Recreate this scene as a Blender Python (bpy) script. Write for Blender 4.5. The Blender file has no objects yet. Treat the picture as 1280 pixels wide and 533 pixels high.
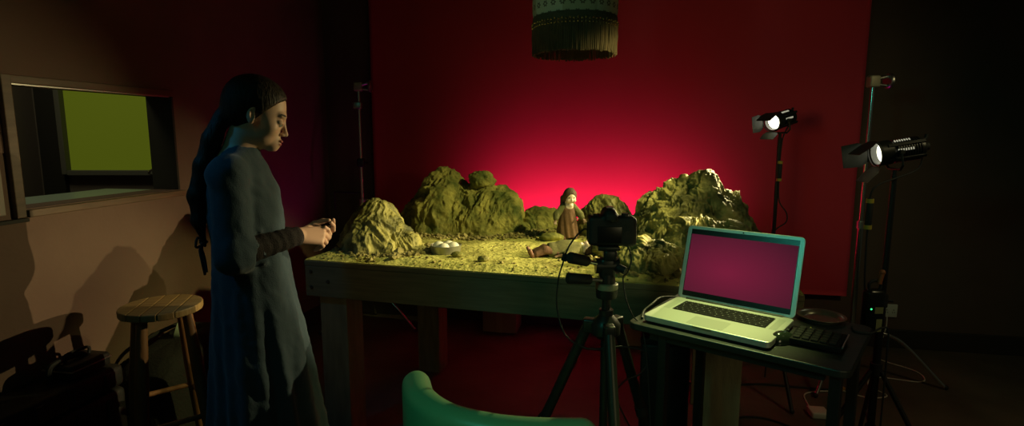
import bpy, bmesh, math, random
import numpy as np
from mathutils import Vector, Matrix, Euler
random.seed(7)
C = bpy.context.scene.collection
PI = math.pi
V = Vector

# ------------------------------------------------------------------ noise
_rs = np.random.RandomState(11)
_perm = _rs.permutation(256)
_perm = np.concatenate([_perm, _perm, _perm])
_grad = _rs.normal(size=(256, 3)); _grad /= np.linalg.norm(_grad, axis=1)[:, None]

def pnoise(p):
    """gradient noise, p: (n,3)"""
    i = np.floor(p).astype(int); f = p - i; i &= 255
    u = f * f * f * (f * (f * 6 - 15) + 10)
    r = 0
    for dx in (0, 1):
        wx = u[:, 0] if dx else 1 - u[:, 0]
        for dy in (0, 1):
            wy = u[:, 1] if dy else 1 - u[:, 1]
            for dz in (0, 1):
                wz = u[:, 2] if dz else 1 - u[:, 2]
                h = _perm[_perm[_perm[i[:, 0] + dx] + i[:, 1] + dy] + i[:, 2] + dz]
                g = _grad[h]
                r = r + wx * wy * wz * ((f[:, 0] - dx) * g[:, 0] + (f[:, 1] - dy) * g[:, 1] + (f[:, 2] - dz) * g[:, 2])
    return r

def fbm(p, octv=4, lac=2.1, gain=.5):
    a, s, t = 1., 0., 0.
    for k in range(octv):
        s = s + a * pnoise(p + k * 17.3); t += a; p = p * lac; a *= gain
    return s / t

def ridged(p, octv=4, lac=2.1, gain=.5):
    a, s, t = 1., 0., 0.
    for k in range(octv):
        s = s + a * (1 - 2.2 * np.abs(pnoise(p + k * 9.1))); t += a; p = p * lac; a *= gain
    return s / t

# ------------------------------------------------------------------ materials
def mat(name, col, rough=.7, metal=0., col2=None, scale=8., stretch=(1, 1, 1), bump=0., bscale=40., spec=.5, detail=5., lo=.35, hi=.65,
        emit=None, estr=0., sheen=0.):
    m = bpy.data.materials.new(name); m.use_nodes = True
    n = m.node_tree.nodes; l = m.node_tree.links
    b = n['Principled BSDF']
    b.inputs['Base Color'].default_value = (*col, 1)
    b.inputs['Roughness'].default_value = rough
    b.inputs['Metallic'].default_value = metal
    b.inputs['Specular IOR Level'].default_value = spec
    if sheen: b.inputs['Sheen Weight'].default_value = sheen
    if emit:
        b.inputs['Emission Color'].default_value = (*emit, 1); b.inputs['Emission Strength'].default_value = estr
    if col2 or bump:
        tc = n.new('ShaderNodeTexCoord'); mp = n.new('ShaderNodeMapping'); l.new(tc.outputs['Object'], mp.inputs['Vector'])
        mp.inputs['Scale'].default_value = stretch
    if col2:
        t = n.new('ShaderNodeTexNoise'); t.inputs['Scale'].default_value = scale; t.inputs['Detail'].default_value = detail
        l.new(mp.outputs['Vector'], t.inputs['Vector'])
        r = n.new('ShaderNodeValToRGB'); r.color_ramp.elements[0].position = lo; r.color_ramp.elements[1].position = hi
        r.color_ramp.elements[0].color = (*col, 1); r.color_ramp.elements[1].color = (*col2, 1)
        l.new(t.outputs['Fac'], r.inputs['Fac']); l.new(r.outputs['Color'], b.inputs['Base Color'])
    if bump:
        t2 = n.new('ShaderNodeTexNoise'); t2.inputs['Scale'].default_value = bscale; t2.inputs['Detail'].default_value = 6
        l.new(mp.outputs['Vector'], t2.inputs['Vector'])
        bp = n.new('ShaderNodeBump'); bp.inputs['Strength'].default_value = bump; bp.inputs['Distance'].default_value = .01
        l.new(t2.outputs['Fac'], bp.inputs['Height']); l.new(bp.outputs['Normal'], b.inputs['Normal'])
    return m

# ------------------------------------------------------------------ mesh builder
class MB:
    def __init__(s): s.v = []; s.f = []; s.sm = []
    def add(s, vs, fs, smooth=False, M=None):
        o = len(s.v)
        s.v += [tuple(M @ V(p)) if M else tuple(p) for p in vs]
        s.f += [tuple(i + o for i in f) for f in fs]; s.sm += [smooth] * len(fs)
        return s
    def box(s, c, d, rz=0., R=None):
        x, y, z = d[0] / 2, d[1] / 2, d[2] / 2
        vs = [(-x, -y, -z), (x, -y, -z), (x, y, -z), (-x, y, -z), (-x, -y, z), (x, -y, z), (x, y, z), (-x, y, z)]
        M = Matrix.Translation(c) @ (R if R else Matrix.Rotation(rz, 4, 'Z'))
        return s.add(vs, [(3, 2, 1, 0), (4, 5, 6, 7), (0, 1, 5, 4), (1, 2, 6, 5), (2, 3, 7, 6), (3, 0, 4, 7)], False, M)
    def rbox(s, c, d, r, rz=0., seg=3, R=None, smooth=True):
        """box with all edges rounded"""
        bm = bmesh.new(); bmesh.ops.create_cube(bm, size=1)
        bmesh.ops.scale(bm, vec=d, verts=bm.verts)
        bmesh.ops.bevel(bm, geom=bm.edges[:], offset=r, segments=seg, affect='EDGES', profile=.5)
        M = Matrix.Translation(c) @ (R if R else Matrix.Rotation(rz, 4, 'Z'))
        bm.verts.index_update()
        s.add([v.co[:] for v in bm.verts], [[v.index for v in f.verts] for f in bm.faces], smooth, M); bm.free(); return s
    def tube(s, path, r, n=10, cap=True, closed=False, smooth=True):
        P = [V(p) for p in path]; k = len(P); rr = r if isinstance(r, (list, tuple)) else [r] * k
        vs = []; N = None
        for i in range(k):
            if closed: t = (P[(i + 1) % k] - P[i - 1]).normalized()
            else: t = (P[min(i + 1, k - 1)] - P[max(i - 1, 0)]).normalized()
            if N is None:
                N = t.orthogonal().normalized()
            else:
                N = (N - t * N.dot(t))
                N = N.normalized() if N.length > 1e-6 else t.orthogonal().normalized()
            B = t.cross(N)
            for j in range(n):
                a = 2 * PI * j / n; vs.append(tuple(P[i] + (N * math.cos(a) + B * math.sin(a)) * rr[i]))
        fs = []
        for i in range(k if closed else k - 1):
            i2 = (i + 1) % k
            for j in range(n):
                j2 = (j + 1) % n; fs.append((i * n + j, i * n + j2, i2 * n + j2, i2 * n + j))
        s.add(vs, fs, smooth)
        if cap and not closed:
            o = len(s.v) - k * n
            s.f += [tuple(o + j for j in range(n))[::-1], tuple(o + (k - 1) * n + j for j in range(n))]; s.sm += [False, False]
        return s
    def cyl(s, a, b, r, r2=None, n=20, smooth=True):
        return s.tube([a, b], [r, r if r2 is None else r2], n, True, False, smooth)
    def lathe(s, prof, c=(0, 0, 0), n=40, M=None, smooth=True, wob=None):
        """prof: list of (r, z)"""
        k = len(prof); vs = []
        for (r, z) in prof:
            for j in range(n):
                a = 2 * PI * j / n; q = r * (wob(a, z) if wob else 1)
                vs.append((q * math.cos(a), q * math.sin(a), z))
        fs = [(i * n + j, i * n + (j + 1) % n, (i + 1) * n + (j + 1) % n, (i + 1) * n + j) for i in range(k - 1) for j in range(n)]
        shut = abs(prof[0][0] - prof[-1][0]) + abs(prof[0][1] - prof[-1][1]) < 1e-6
        if not shut and prof[0][0] > 1e-5: fs.append(tuple(range(n))[::-1])
        if not shut and prof[-1][0] > 1e-5: fs.append(tuple((k - 1) * n + j for j in range(n)))
        T = Matrix.Translation(c) @ (M if M else Matrix.Identity(4))
        return s.add(vs, fs, smooth, T)
    def sphere(s, c, r, nu=16, nv=10, sc=(1, 1, 1), M=None):
        vs = []; fs = []
        for i in range(nv + 1):
            t = PI * i / nv
            for j in range(nu):
                a = 2 * PI * j / nu
                vs.append((r * sc[0] * math.sin(t) * math.cos(a), r * sc[1] * math.sin(t) * math.sin(a), r * sc[2] * math.cos(t)))
        for i in range(nv):
            for j in range(nu):
                fs.append((i * nu + j, (i + 1) * nu + j, (i + 1) * nu + (j + 1) % nu, i * nu + (j + 1) % nu))
        return s.add(vs, fs, True, Matrix.Translation(c) @ (M if M else Matrix.Identity(4)))
    def prism(s, pts, h, M=None, smooth=False):
        """polygon (x,y) extruded from z=0 to z=h"""
        k = len(pts)
        vs = [(x, y, 0) for x, y in pts] + [(x, y, h) for x, y in pts]
        fs = [tuple(range(k))[::-1], tuple(range(k, 2 * k))] + [(i, (i + 1) % k, (i + 1) % k + k, i + k) for i in range(k)]
        return s.add(vs, fs, smooth, M)
    def build(s, name, m, parent=None, bevel=0., ang=None, subd=0, loc=None, rz=None):
        me = bpy.data.meshes.new(name); me.from_pydata(s.v, [], s.f)
        bm = bmesh.new(); bm.from_mesh(me); bmesh.ops.remove_doubles(bm, verts=bm.verts, dist=1e-6)
        bmesh.ops.recalc_face_normals(bm, faces=bm.faces); bm.to_mesh(me); bm.free()
        sm = any(s.sm)
        if sm:
            me.polygons.foreach_set('use_smooth', [True] * len(me.polygons))
            me.set_sharp_from_angle(angle=math.radians(ang if ang else 40))
        for mm in (m if isinstance(m, (list, tuple)) else [m]): me.materials.append(mm)
        o = bpy.data.objects.new(name, me); C.objects.link(o)
        if parent: o.parent = parent
        if bevel:
            b = o.modifiers.new('b', 'BEVEL'); b.width = bevel; b.segments = 2; b.limit_method = 'ANGLE'; b.angle_limit = math.radians(35)
        if subd:
            b = o.modifiers.new('s', 'SUBSURF'); b.levels = subd; b.render_levels = subd
        if loc: o.location = loc
        if rz: o.rotation_euler.z = rz
        return o

def raw(name, vs, fs, m, parent=None, smooth=True, ang=None):
    me = bpy.data.meshes.new(name)
    vs = np.asarray(vs, dtype=np.float32)
    me.from_pydata(vs.tolist(), [], [tuple(map(int, f)) for f in fs])
    if smooth: me.polygons.foreach_set('use_smooth', [True] * len(me.polygons))
    if ang: me.set_sharp_from_angle(angle=math.radians(ang))
    for mm in (m if isinstance(m, (list, tuple)) else [m]): me.materials.append(mm)
    o = bpy.data.objects.new(name, me); C.objects.link(o)
    if parent: o.parent = parent
    return o

def tag(o, label=None, cat=None, group=None, kind=None):
    if label: o['label'] = label
    if cat: o['category'] = cat
    if group: o['group'] = group
    if kind: o['kind'] = kind
    return o

def thing(name, label, cat, loc=(0, 0, 0), rz=0., group=None):
    o = bpy.data.objects.new(name, None); C.objects.link(o); o.empty_display_size = .05
    o.location = loc; o.rotation_euler = (0, 0, rz)
    return tag(o, label, cat, group)

def struct(o): o['kind'] = 'structure'; return o

def smooth_path(pts, n=8):
    """Catmull-Rom through pts"""
    P = [V(p) for p in pts]; P = [P[0] * 2 - P[1]] + P + [P[-1] * 2 - P[-2]]; out = []
    for i in range(1, len(P) - 2):
        a, b, c, d = P[i - 1:i + 3]
        for k in range(n):
            t = k / n
            out.append(.5 * ((2 * b) + (c - a) * t + (2 * a - 5 * b + 4 * c - d) * t * t + (3 * b - a - 3 * c + d) * t ** 3))
    out.append(P[-2]); return [tuple(p) for p in out]

# ------------------------------------------------------------------ implicit surfaces
def sd_cap(p, a, b, ra, rb):
    a = np.array(a); b = np.array(b); ab = b - a
    t = np.clip(((p - a) @ ab) / (ab @ ab), 0, 1)
    return np.linalg.norm(p - a - t[:, None] * ab, axis=1) - (ra + (rb - ra) * t)
def sd_ell(p, c, r, rot=None):
    q = p - np.array(c)
    if rot is not None: q = q @ rot
    r = np.array(r); k0 = np.linalg.norm(q / r, axis=1); k1 = np.linalg.norm(q / r ** 2, axis=1)
    return k0 * (k0 - 1) / np.maximum(k1, 1e-9)
def smin(a, b, k):
    h = np.clip(.5 + .5 * (b - a) / k, 0, 1); return b + (a - b) * h - k * h * (1 - h)
def smax(a, b, k): return -smin(-a, -b, k)
def roty(d):
    c, s = math.cos(math.radians(d)), math.sin(math.radians(d)); return np.array([[c, 0, s], [0, 1, 0], [-s, 0, c]])
def rotx(d):
    c, s = math.cos(math.radians(d)), math.sin(math.radians(d)); return np.array([[1, 0, 0], [0, c, -s], [0, s, c]])
def rotz(d):
    c, s = math.cos(math.radians(d)), math.sin(math.radians(d)); return np.array([[c, -s, 0], [s, c, 0], [0, 0, 1]])

def nets(fn, lo, hi, h):
    """naive surface nets of fn(p)<0 in the box lo..hi"""
    lo = np.array(lo, float); hi = np.array(hi, float)
    n = np.ceil((hi - lo) / h).astype(int) + 1
    ax = [lo[i] + h * np.arange(n[i]) for i in range(3)]
    G = np.empty(n, np.float32)
    yy, zz = np.meshgrid(ax[1], ax[2], indexing='ij'); yz = np.stack([yy.ravel(), zz.ravel()], 1)
    step = max(1, int(400000 // len(yz)))
    for i in range(0, n[0], step):
        xs = ax[0][i:i + step]
        p = np.concatenate([np.repeat(xs, len(yz))[:, None], np.tile(yz, (len(xs), 1))], 1)
        G[i:i + step] = fn(p).reshape(len(xs), n[1], n[2])
    G[0] = G[-1] = 1; G[:, 0] = G[:, -1] = 1; G[:, :, 0] = G[:, :, -1] = 1
    ins = G < 0
    cs = [(a, b, c) for a in (0, 1) for b in (0, 1) for c in (0, 1)]
    m = n - 1
    sl = lambda A, c: A[c[0]:c[0] + m[0], c[1]:c[1] + m[1], c[2]:c[2] + m[2]]
    cnt = sum(sl(ins, c).astype(np.int8) for c in cs)
    act = (cnt > 0) & (cnt < 8); idx = np.argwhere(act)
    ids = -np.ones(m, int); ids[act] = np.arange(len(idx))
    acc = np.zeros((len(idx), 3)); num = np.zeros(len(idx))
    for a in cs:
        for d in range(3):
            if a[d]: continue
            b = list(a); b[d] = 1
            ga = G[tuple((idx + a).T)]; gb = G[tuple((idx + b).T)]
            k = (ga < 0) != (gb < 0); t = np.where(k, ga / np.where(k, ga - gb, 1), 0)
            q = np.tile(np.array(a, float), (len(idx), 1)); q[:, d] += t
            acc += np.where(k[:, None], q, 0); num += k
    vs = lo + h * (idx + acc / num[:, None])
    fs = []
    for d in range(3):
        e1, e2 = [(1, 2), (2, 0), (0, 1)][d]
        A = np.take(ins, range(0, n[d] - 1), d); B = np.take(ins, range(1, n[d]), d)
        w = np.argwhere(A != B); fl = A[tuple(w.T)]
        ok = (w[:, e1] > 0) & (w[:, e2] > 0) & (w[:, e1] < n[e1] - 1) & (w[:, e2] < n[e2] - 1)
        w = w[ok]; fl = fl[ok]
        q = []
        for (s1, s2) in ((-1, -1), (0, -1), (0, 0), (-1, 0)):
            c = w.copy(); c[:, e1] += s1; c[:, e2] += s2; q.append(ids[tuple(c.T)])
        q = np.stack(q, 1); q[~fl] = q[~fl][:, ::-1]; fs.append(q)
    fs = np.concatenate(fs)
    return vs, fs
def join(parts):
    vs = []; fs = []; o = 0
    for v, f in parts: vs.append(v); fs.append(f + o); o += len(v)
    return np.concatenate(vs), np.concatenate(fs)
# ------------------------------------------------------------------ materials of the place
M = {}
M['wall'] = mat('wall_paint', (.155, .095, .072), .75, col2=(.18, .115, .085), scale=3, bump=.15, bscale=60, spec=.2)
M['wall_dark'] = mat('wall_paint_dim', (.105, .07, .05), .8, col2=(.125, .082, .06), scale=2.5, bump=.1, bscale=60, spec=.2)  # same wall paint, with the back wall's dimness put into the colour
M['floor'] = mat('floor_concrete', (.06, .05, .033), .6, col2=(.145, .12, .085), scale=2.2, detail=8, bump=.25, bscale=14, spec=.3, lo=.3, hi=.75)
M['ceil'] = mat('ceiling_paint', (.12, .11, .1), .9)
M['skirt'] = mat('skirting_paint', (.03, .024, .018), .6)
M['framewood'] = mat('frame_wood', (.1, .06, .032), .5, col2=(.15, .09, .05), scale=6, stretch=(1, 1, 8), bump=.1)
M['jamb'] = mat('jamb_paint', (.02, .018, .012), .7)
M['annex'] = mat('annex_paint', (.16, .13, .105), .8)
M['counter'] = mat('counter_laminate', (.36, .46, .37), .3)
M['palepanel'] = mat('hatch_panel_paint', (.36, .31, .25), .6)
M['greyframe'] = mat('grey_frame_paint', (.15, .15, .12), .5)
M['lime'] = mat('lime_blind_cloth', (.12, .16, .01), .8, emit=(.050, .063, .003), estr=1.)
M['paper'] = mat('crimson_paper', (.60, .04, .07), .8, col2=(.64, .045, .075), scale=1.5, spec=.3)
M['chrome'] = mat('chrome', (.75, .75, .72), .18, 1.)
M['steel'] = mat('brushed_steel', (.5, .5, .47), .35, 1.)
M['black'] = mat('black_metal_paint', (.012, .012, .012), .45)
M['blackgloss'] = mat('black_gloss_metal', (.012, .013, .012), .25)
M['rubber'] = mat('black_rubber', (.015, .015, .015), .7)
M['tapey'] = mat('yellow_tape', (.5, .36, .04), .6)
M['white'] = mat('white_plastic', (.62, .6, .52), .45)

# ------------------------------------------------------------------ room
CORN = V((-1.42, 4.347, 0)); BD = V((.98063, -.19586, 0)); BN = V((-.19586, -.98063, 0))     # back wall: along, into the room
LD = (V((-1.83, 2.05, 0)) - V((-1.42, 4.347, 0))).normalized(); LN = V((-LD.y, LD.x, 0))            # left wall: along towards the camera, into the room
if LN.x < 0: LN = -LN
def frame_m(o, x, y):
    z = V((0, 0, 1)); m = Matrix((x, y, z)).transposed().to_4x4(); m.translation = o; return m
LW = frame_m(CORN, LD, LN)      # local: x along wall from the corner, y into the room, z up
BW = frame_m(CORN, BD, BN)
H = 2.7
def wall_box(mb, W, x0, x1, y0, y1, z0, z1):
    c = W @ V(((x0 + x1) / 2, (y0 + y1) / 2, (z0 + z1) / 2)); R = W.to_3x3().to_4x4()
    if R.determinant() < 0:
        R = R @ Matrix.Diagonal((1, -1, 1, 1))
    mb.box(c, (x1 - x0, y1 - y0, z1 - z0), R=R)

mb = MB(); mb.box((.6, 1.6, -.05), (7.6, 7.2, .1)); struct(mb.build('floor', M['floor']))
mb = MB(); mb.box((.6, 1.6, H + .05), (7.6, 7.2, .1)); struct(mb.build('ceiling', M['ceil']))
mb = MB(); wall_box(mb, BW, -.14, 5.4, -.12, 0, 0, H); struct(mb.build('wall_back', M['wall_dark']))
OX0, OX1, OZ0, OZ1 = 1.535, 2.312, 1.122, 1.585
mb = MB()
wall_box(mb, LW, 0, OX0, -.14, 0, 0, H); wall_box(mb, LW, OX1, 5.2, -.14, 0, 0, H)
wall_box(mb, LW, OX0, OX1, -.14, 0, 0, OZ0); wall_box(mb, LW, OX0, OX1, -.14, 0, OZ1, H)
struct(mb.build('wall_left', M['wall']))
mb = MB(); wall_box(mb, BW, 0, 5.4, 0, .016, 0, .125); struct(mb.build('baseboard_back', M['skirt'], bevel=.004))
mb = MB(); wall_box(mb, LW, .02, 5.0, 0, .016, 0, .125); struct(mb.build('baseboard_left', M['skirt'], bevel=.004))

# interior window in the left wall
wn = bpy.data.objects.new('window_1', None); C.objects.link(wn); struct(wn)
mb = MB()
wall_box(mb, LW, OX1, OX1 + .036, -.02, .02, OZ0 - .03, OZ1 + .03); wall_box(mb, LW, OX0, OX1, -.02, .012, OZ1, OZ1 + .03)
wall_box(mb, LW, OX0 - .012, OX1, -.02, .03, OZ0 - .03, OZ0 - .002)
mb.build('window_frame', M['framewood'], wn, bevel=.003)
mb = MB(); wall_box(mb, LW, OX0, OX0 + .012, -.14, .004, OZ0, OZ1); wall_box(mb, LW, OX1 - .008, OX1, -.14, -.021, OZ0, OZ1)
mb.build('jamb_lining', M['jamb'], wn)
mb = MB()
wall_box(mb, LW, OX1 - .006, OX1 - .001, -.012, -.004, OZ0, OZ1); wall_box(mb, LW, OX0 + .013, OX1 - .006, -.012, -.004, OZ1 - .005, OZ1)
mb.build('glazing_bead', M['steel'], wn)
mb = MB(); wall_box(mb, LW, OX0 + .013, OX1 - .008, -.42, -.0125, OZ0 - .025, OZ0 - .001); struct(mb.build('trim_1', M['counter'], bevel=.003))
# pale panel left of the window, behind a dark gap
mb = MB(); wall_box(mb, LW, OX1 + .075, 2.95, .001, .022, OZ0 - .012, OZ1 + .02); struct(mb.build('trim_2', M['palepanel'], bevel=.003))
mb = MB(); wall_box(mb, LW, OX1 + .0, 2.95, .001, .028, OZ0 - .045, OZ0 - .031); struct(mb.build('trim_3', M['jamb'], bevel=.002))
# the room beyond
mb = MB(); mb.box((-2.5, 3.31, 1.35), (1.4, .1, 2.7)); struct(mb.build('wall_beyond', M['annex']))
mb = MB(); mb.box((-2.79, 2.38, 1.35), (.1, 1.76, 2.7)); struct(mb.build('wall_beyond_side', M['annex']))
w2 = bpy.data.objects.new('window_2', None); C.objects.link(w2); struct(w2)
mb = MB(); mb.box((-2.2, 3.25, 1.53), (.70, .012, .67)); mb.build('blind', M['lime'], w2)
mb = MB(); mb.box((-2.565, 3.232, 1.53), (.03, .05, .72)); mb.box((-2.19, 3.232, 1.18), (.72, .05, .03)); mb.box((-2.19, 3.232, 1.88), (.72, .05, .03)); mb.box((-1.835, 3.232, 1.53), (.03, .05, .72))
mb.build('window_frame', M['greyframe'], w2, bevel=.004)
mb = MB(); mb.tube(smooth_path([(-2.06, 3.204, 1.172), (-2.06, 3.18, 1.18), (-2.04, 3.17, 1.2), (-1.98, 3.17, 1.21), (-1.9, 3.17, 1.208)]), .006); mb.build('handle', M['chrome'], w2)
mb = MB(); mb.box((-2.645, 3.245, 1.5), (.125, .03, 1.2)); struct(mb.build('trim_4', M['jamb']))

# ------------------------------------------------------------------ paper backdrop
def backdrop():
    x0, x1, z0, z1 = .40, 3.70, .345, 2.46
    nx, nz = 120, 60; vs = []
    X = np.linspace(x0, x1, nx); Z = np.linspace(z0, z1, nz)
    xx, zz = np.meshgrid(X, Z, indexing='ij')
    q = np.stack([xx.ravel() * 1.3, zz.ravel() * .35, np.zeros(xx.size)], 1)
    yy = .055 + .012 * fbm(q, 2).reshape(xx.shape)
    W = np.array(BW)
    def pts(off): return np.stack([xx.ravel(), (yy + off).ravel(), zz.ravel(), np.ones(xx.size)], 1) @ W.T
    a = pts(0)[:, :3]; b = pts(-.003)[:, :3]
    g = np.arange(nx * nz).reshape(nx, nz)
    f = np.stack([g[:-1, :-1], g[1:, :-1], g[1:, 1:], g[:-1, 1:]], -1).reshape(-1, 4)
    fs = [f, f[:, ::-1] + nx * nz]
    for e in (g[0], g[-1], g[:, 0], g[:, -1]):
        fs.append(np.stack([e[:-1], e[1:], e[1:] + nx * nz, e[:-1] + nx * nz], 1))
    t = thing('paper_backdrop', 'wide crimson paper backdrop hung on the back wall behind the model landscape', 'backdrop', BW @ V((2.05, .06, .345)))
    m = Matrix.Translation(-t.location)
    v = np.concatenate([a, b]) - np.array(t.location)
    o = raw('paper', v, np.concatenate(fs), M['paper'], t)
    mbx = MB(); p0 = BW @ V((x0 - .08, .075, 2.5)) - t.location; p1 = BW @ V((x1 + .08, .075, 2.5)) - t.location
    mbx.cyl(p0, p1, .045); mbx.build('roll', M['paper'], t)
    mbx = MB()
    for x in (x0 - .03, x1 + .03):
        c = BW @ V((x, .037, 2.5)) - t.location; mbx.box(c, (.03, .08, .12), R=BW.to_3x3().to_4x4() if BW.determinant() > 0 else BW.to_3x3().to_4x4() @ Matrix.Diagonal((1, -1, 1, 1)))
    mbx.build('bracket', M['black'], t)
backdrop()

# wall socket on the back wall
so = thing('wall_socket', 'small white double wall socket low on the dark back wall', 'socket', BW @ V((3.985, .001, .25)))
so.rotation_euler = (0, 0, math.atan2(BD.y, BD.x))
mb = MB(); mb.rbox((0, -.006, .0), (.085, .012, .146 * .6), .004); mb.build('face_plate', M['white'], so)
for x in (-.02, .02):
    for (dx, z, w_, h_) in ((-.006, -.01, .003, .008), (.006, -.01, .003, .008), (0, .006, .004, .009)):
        mb = MB(); mb.box((x + dx, -.0125, z), (w_, .002, h_)); mb.build('socket_hole', M['rubber'], so)

# ------------------------------------------------------------------ camera
cam = bpy.data.cameras.new('camera'); cam.sensor_width = 36; cam.sensor_fit = 'HORIZONTAL'; cam.lens = 700 / 1280 * 36; cam.clip_start = .02
co = bpy.data.objects.new('view_camera', cam); C.objects.link(co)
co.location = (0, 0, 1.40); co.rotation_euler = (PI / 2 - math.atan(98.5 / 700), 0, 0)
bpy.context.scene.camera = co

# ------------------------------------------------------------------ lights
def light(name, kind, loc, aim, energy, col, **kw):
    d = bpy.data.lights.new(name, kind); d.energy = energy; d.color = col
    for k, v in kw.items(): setattr(d, k, v)
    o = bpy.data.objects.new(name, d); C.objects.link(o); o.location = loc
    o.rotation_euler = (V(aim) - V(loc)).to_track_quat('-Z', 'Y').to_euler(); return o
w = bpy.data.worlds.new('world'); bpy.context.scene.world = w; w.use_nodes = True
w.node_tree.nodes['Background'].inputs[0].default_value = (.5, .5, .3, 1); w.node_tree.nodes['Background'].inputs[1].default_value = .02
sc = bpy.context.scene
sc.view_settings.view_transform = 'Standard'; sc.view_settings.look = 'None'; sc.view_settings.gamma = 1; sc.view_settings.exposure = 0
sc.view_settings.use_curve_mapping = False
sc.cycles.use_denoising = True
sc.cycles.max_bounces = 6
L1 = V((1.36, 2.965, 1.462)); D1 = V((-.84, -.50, -.20)).normalized()
L2 = V((1.392, 2.15, 1.325)); D2 = V((-.97, .10, -.17)).normalized()
light('lens_beam_far', 'SPOT', L1 + D1 * .012, L1 + D1 + V((0, -.03, 0)), 85, (1, .86, .40), spot_size=math.radians(62), spot_blend=.5, shadow_soft_size=.009)
light('lens_beam_near', 'SPOT', L2 + D2 * .012, L2 + V((-.98, .13, -.17)), 130, (1, .80, .40), spot_size=math.radians(33), spot_blend=.3, shadow_soft_size=.008)
BLC = V((.47, 3.44, .62)); light('backdrop_lamp', 'AREA', BLC, BLC - BN * .50 + V((0, 0, .29)), 5.0, (1, .13, .42), shape='RECTANGLE', size=1.35, size_y=.08, spread=math.radians(94))
light('shade_spot', 'SPOT', (-1.25, .5, 1.9), (.24, 2.45, 2.06), 9, (.4, .9, .55), spot_size=math.radians(15), spot_blend=.5, shadow_soft_size=.1)
light('floor_red_lamp', 'AREA', (.4, 3.45, .2), (.4, 3.95, .5), .1, (1, .10, .45), shape='RECTANGLE', size=.3, size_y=.1)
light('teal_fill', 'AREA', (-1.35, .15, 2.35), (.3, 1.6, .8), .8, (.10, .85, .62), size=.6)
light('blue_rim', 'SPOT', (-1.78, 1.40, 2.25), (-1.03, 1.87, 1.10), 8.5, (.03, .45, .9), spot_size=math.radians(36), spot_blend=.6, shadow_soft_size=.08)
light('teal_spot', 'SPOT', (-.9, .2, 1.95), (.66, 1.65, .95), 12, (.08, .85, .62), spot_size=math.radians(62), spot_blend=.6, shadow_soft_size=.15)
light('desk_downlight', 'SPOT', (.98, 2.05, 2.6), (.585, 1.60, .85), 250, (.85, 1., .30), spot_size=math.radians(19), spot_blend=.9, shadow_soft_size=.06)
light('table_key', 'SPOT', (1.55, 2.0, 2.25), (-.12, 2.62, .87), 140, (1, .92, .32), spot_size=math.radians(40), spot_blend=.7, shadow_soft_size=.03)
light('annex_fill', 'AREA', (-2.3, 2.3, 2.4), (-2.2, 2.5, 1.1), 2.4, (1, .95, .6), size=.4)  # added unseen light, brightens the counter and walls beyond the opening
light('side_fill', 'SPOT', (2.5, .9, 2.5), (1.35, 3.4, 1.45), 12, (1, .85, .4), spot_size=math.radians(62), spot_blend=.8, shadow_soft_size=.18)  # added unseen fill for the grip stand, lamp housings and upper paper
light('floor_fill', 'SPOT', (2.3, 1.0, 2.62), (1.7, 3.0, 0), 20, (1, .85, .42), spot_size=math.radians(80), spot_blend=.9, shadow_soft_size=.2)
light('front_fill', 'SPOT', (1.3, -.7, 1.5), (.0, 2.8, .12), 15, (1, .88, .42), spot_size=math.radians(44), spot_blend=.7, shadow_soft_size=.3)
light('magenta_kicker', 'SPOT', (-.78, 3.70, .30), (-1.52, 3.72, 1.5), 4.5, (1, .02, .55), spot_size=math.radians(75), spot_blend=.9, shadow_soft_size=.05)
light('magenta_rim', 'SPOT', (1.52, 3.42, .22), (1.95, 3.10, 1.0), 5, (1, .02, .60), spot_size=math.radians(28), spot_blend=.5, shadow_soft_size=.02)
# ------------------------------------------------------------------ model table
TFL = V((-.916, 2.415, 0)); TX = V((.962, -.274, 0)).normalized(); TY = V((-TX.y, TX.x, 0)); TRZ = math.atan2(TX.y, TX.x)
TL, TD, TZ = 2.0, 1.14, .85
def tw(u, v, z=0.): return TFL + TX * u + TY * v + V((0, 0, z))
M['apron'] = mat('table_board_wood', (.12, .105, .055), .7, col2=(.18, .155, .085), scale=5, stretch=(1, 6, 14), bump=.15, bscale=20, lo=.3, hi=.7)
M['boltsteel'] = mat('dark_bolt_steel', (.09, .085, .07), .45, .6)
M['leg'] = mat('table_leg_wood', (.15, .125, .07), .7, col2=(.21, .175, .1), scale=6, stretch=(6, 6, 1), bump=.15)
tb = thing('model_table', 'long rough timber table carrying the miniature rocky landscape', 'table', TFL, TRZ)
mb = MB(); mb.box((TL / 2, TD / 2, TZ - .011), (TL, TD, .022)); mb.build('tabletop', M['apron'], tb, bevel=.002)
def board(nm, c, d):
    b_ = MB(); b_.box(c, d); return b_.build(nm, M['apron'], tb, bevel=.003)
board('apron', (TL / 2, .016, TZ - .092), (TL, .03, .138)); board('apron', (TL / 2, TD - .016, TZ - .092), (TL, .03, .138))
board('apron', (.016, TD / 2, TZ - .092), (.03, TD - .064, .138)); board('apron', (TL - .016, TD / 2, TZ - .092), (.03, TD - .064, .138))
for (u, v) in ((.115, .052), (1.75, .052), (.20, .86), (1.75, .86)):
    mb = MB(); mb.box((u, v, .345), (.135, .04, .69)); mb.box((u + .0475, v + .065, .345), (.04, .09, .69)); mb.build('leg', M['leg'], tb, bevel=.003)
for (u, z) in ((.03, .80), (.03, .73), (.115, .76), (1.75, .76)):
    mb = MB(); mb.lathe([(0, .006), (.005, .006), (.008, .003), (.009, 0)], M=Matrix.Translation((u, 0, z)) @ Matrix.Rotation(PI / 2, 4, 'X'), n=12); mb.build('bolt', M['boltsteel'], tb)

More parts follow.
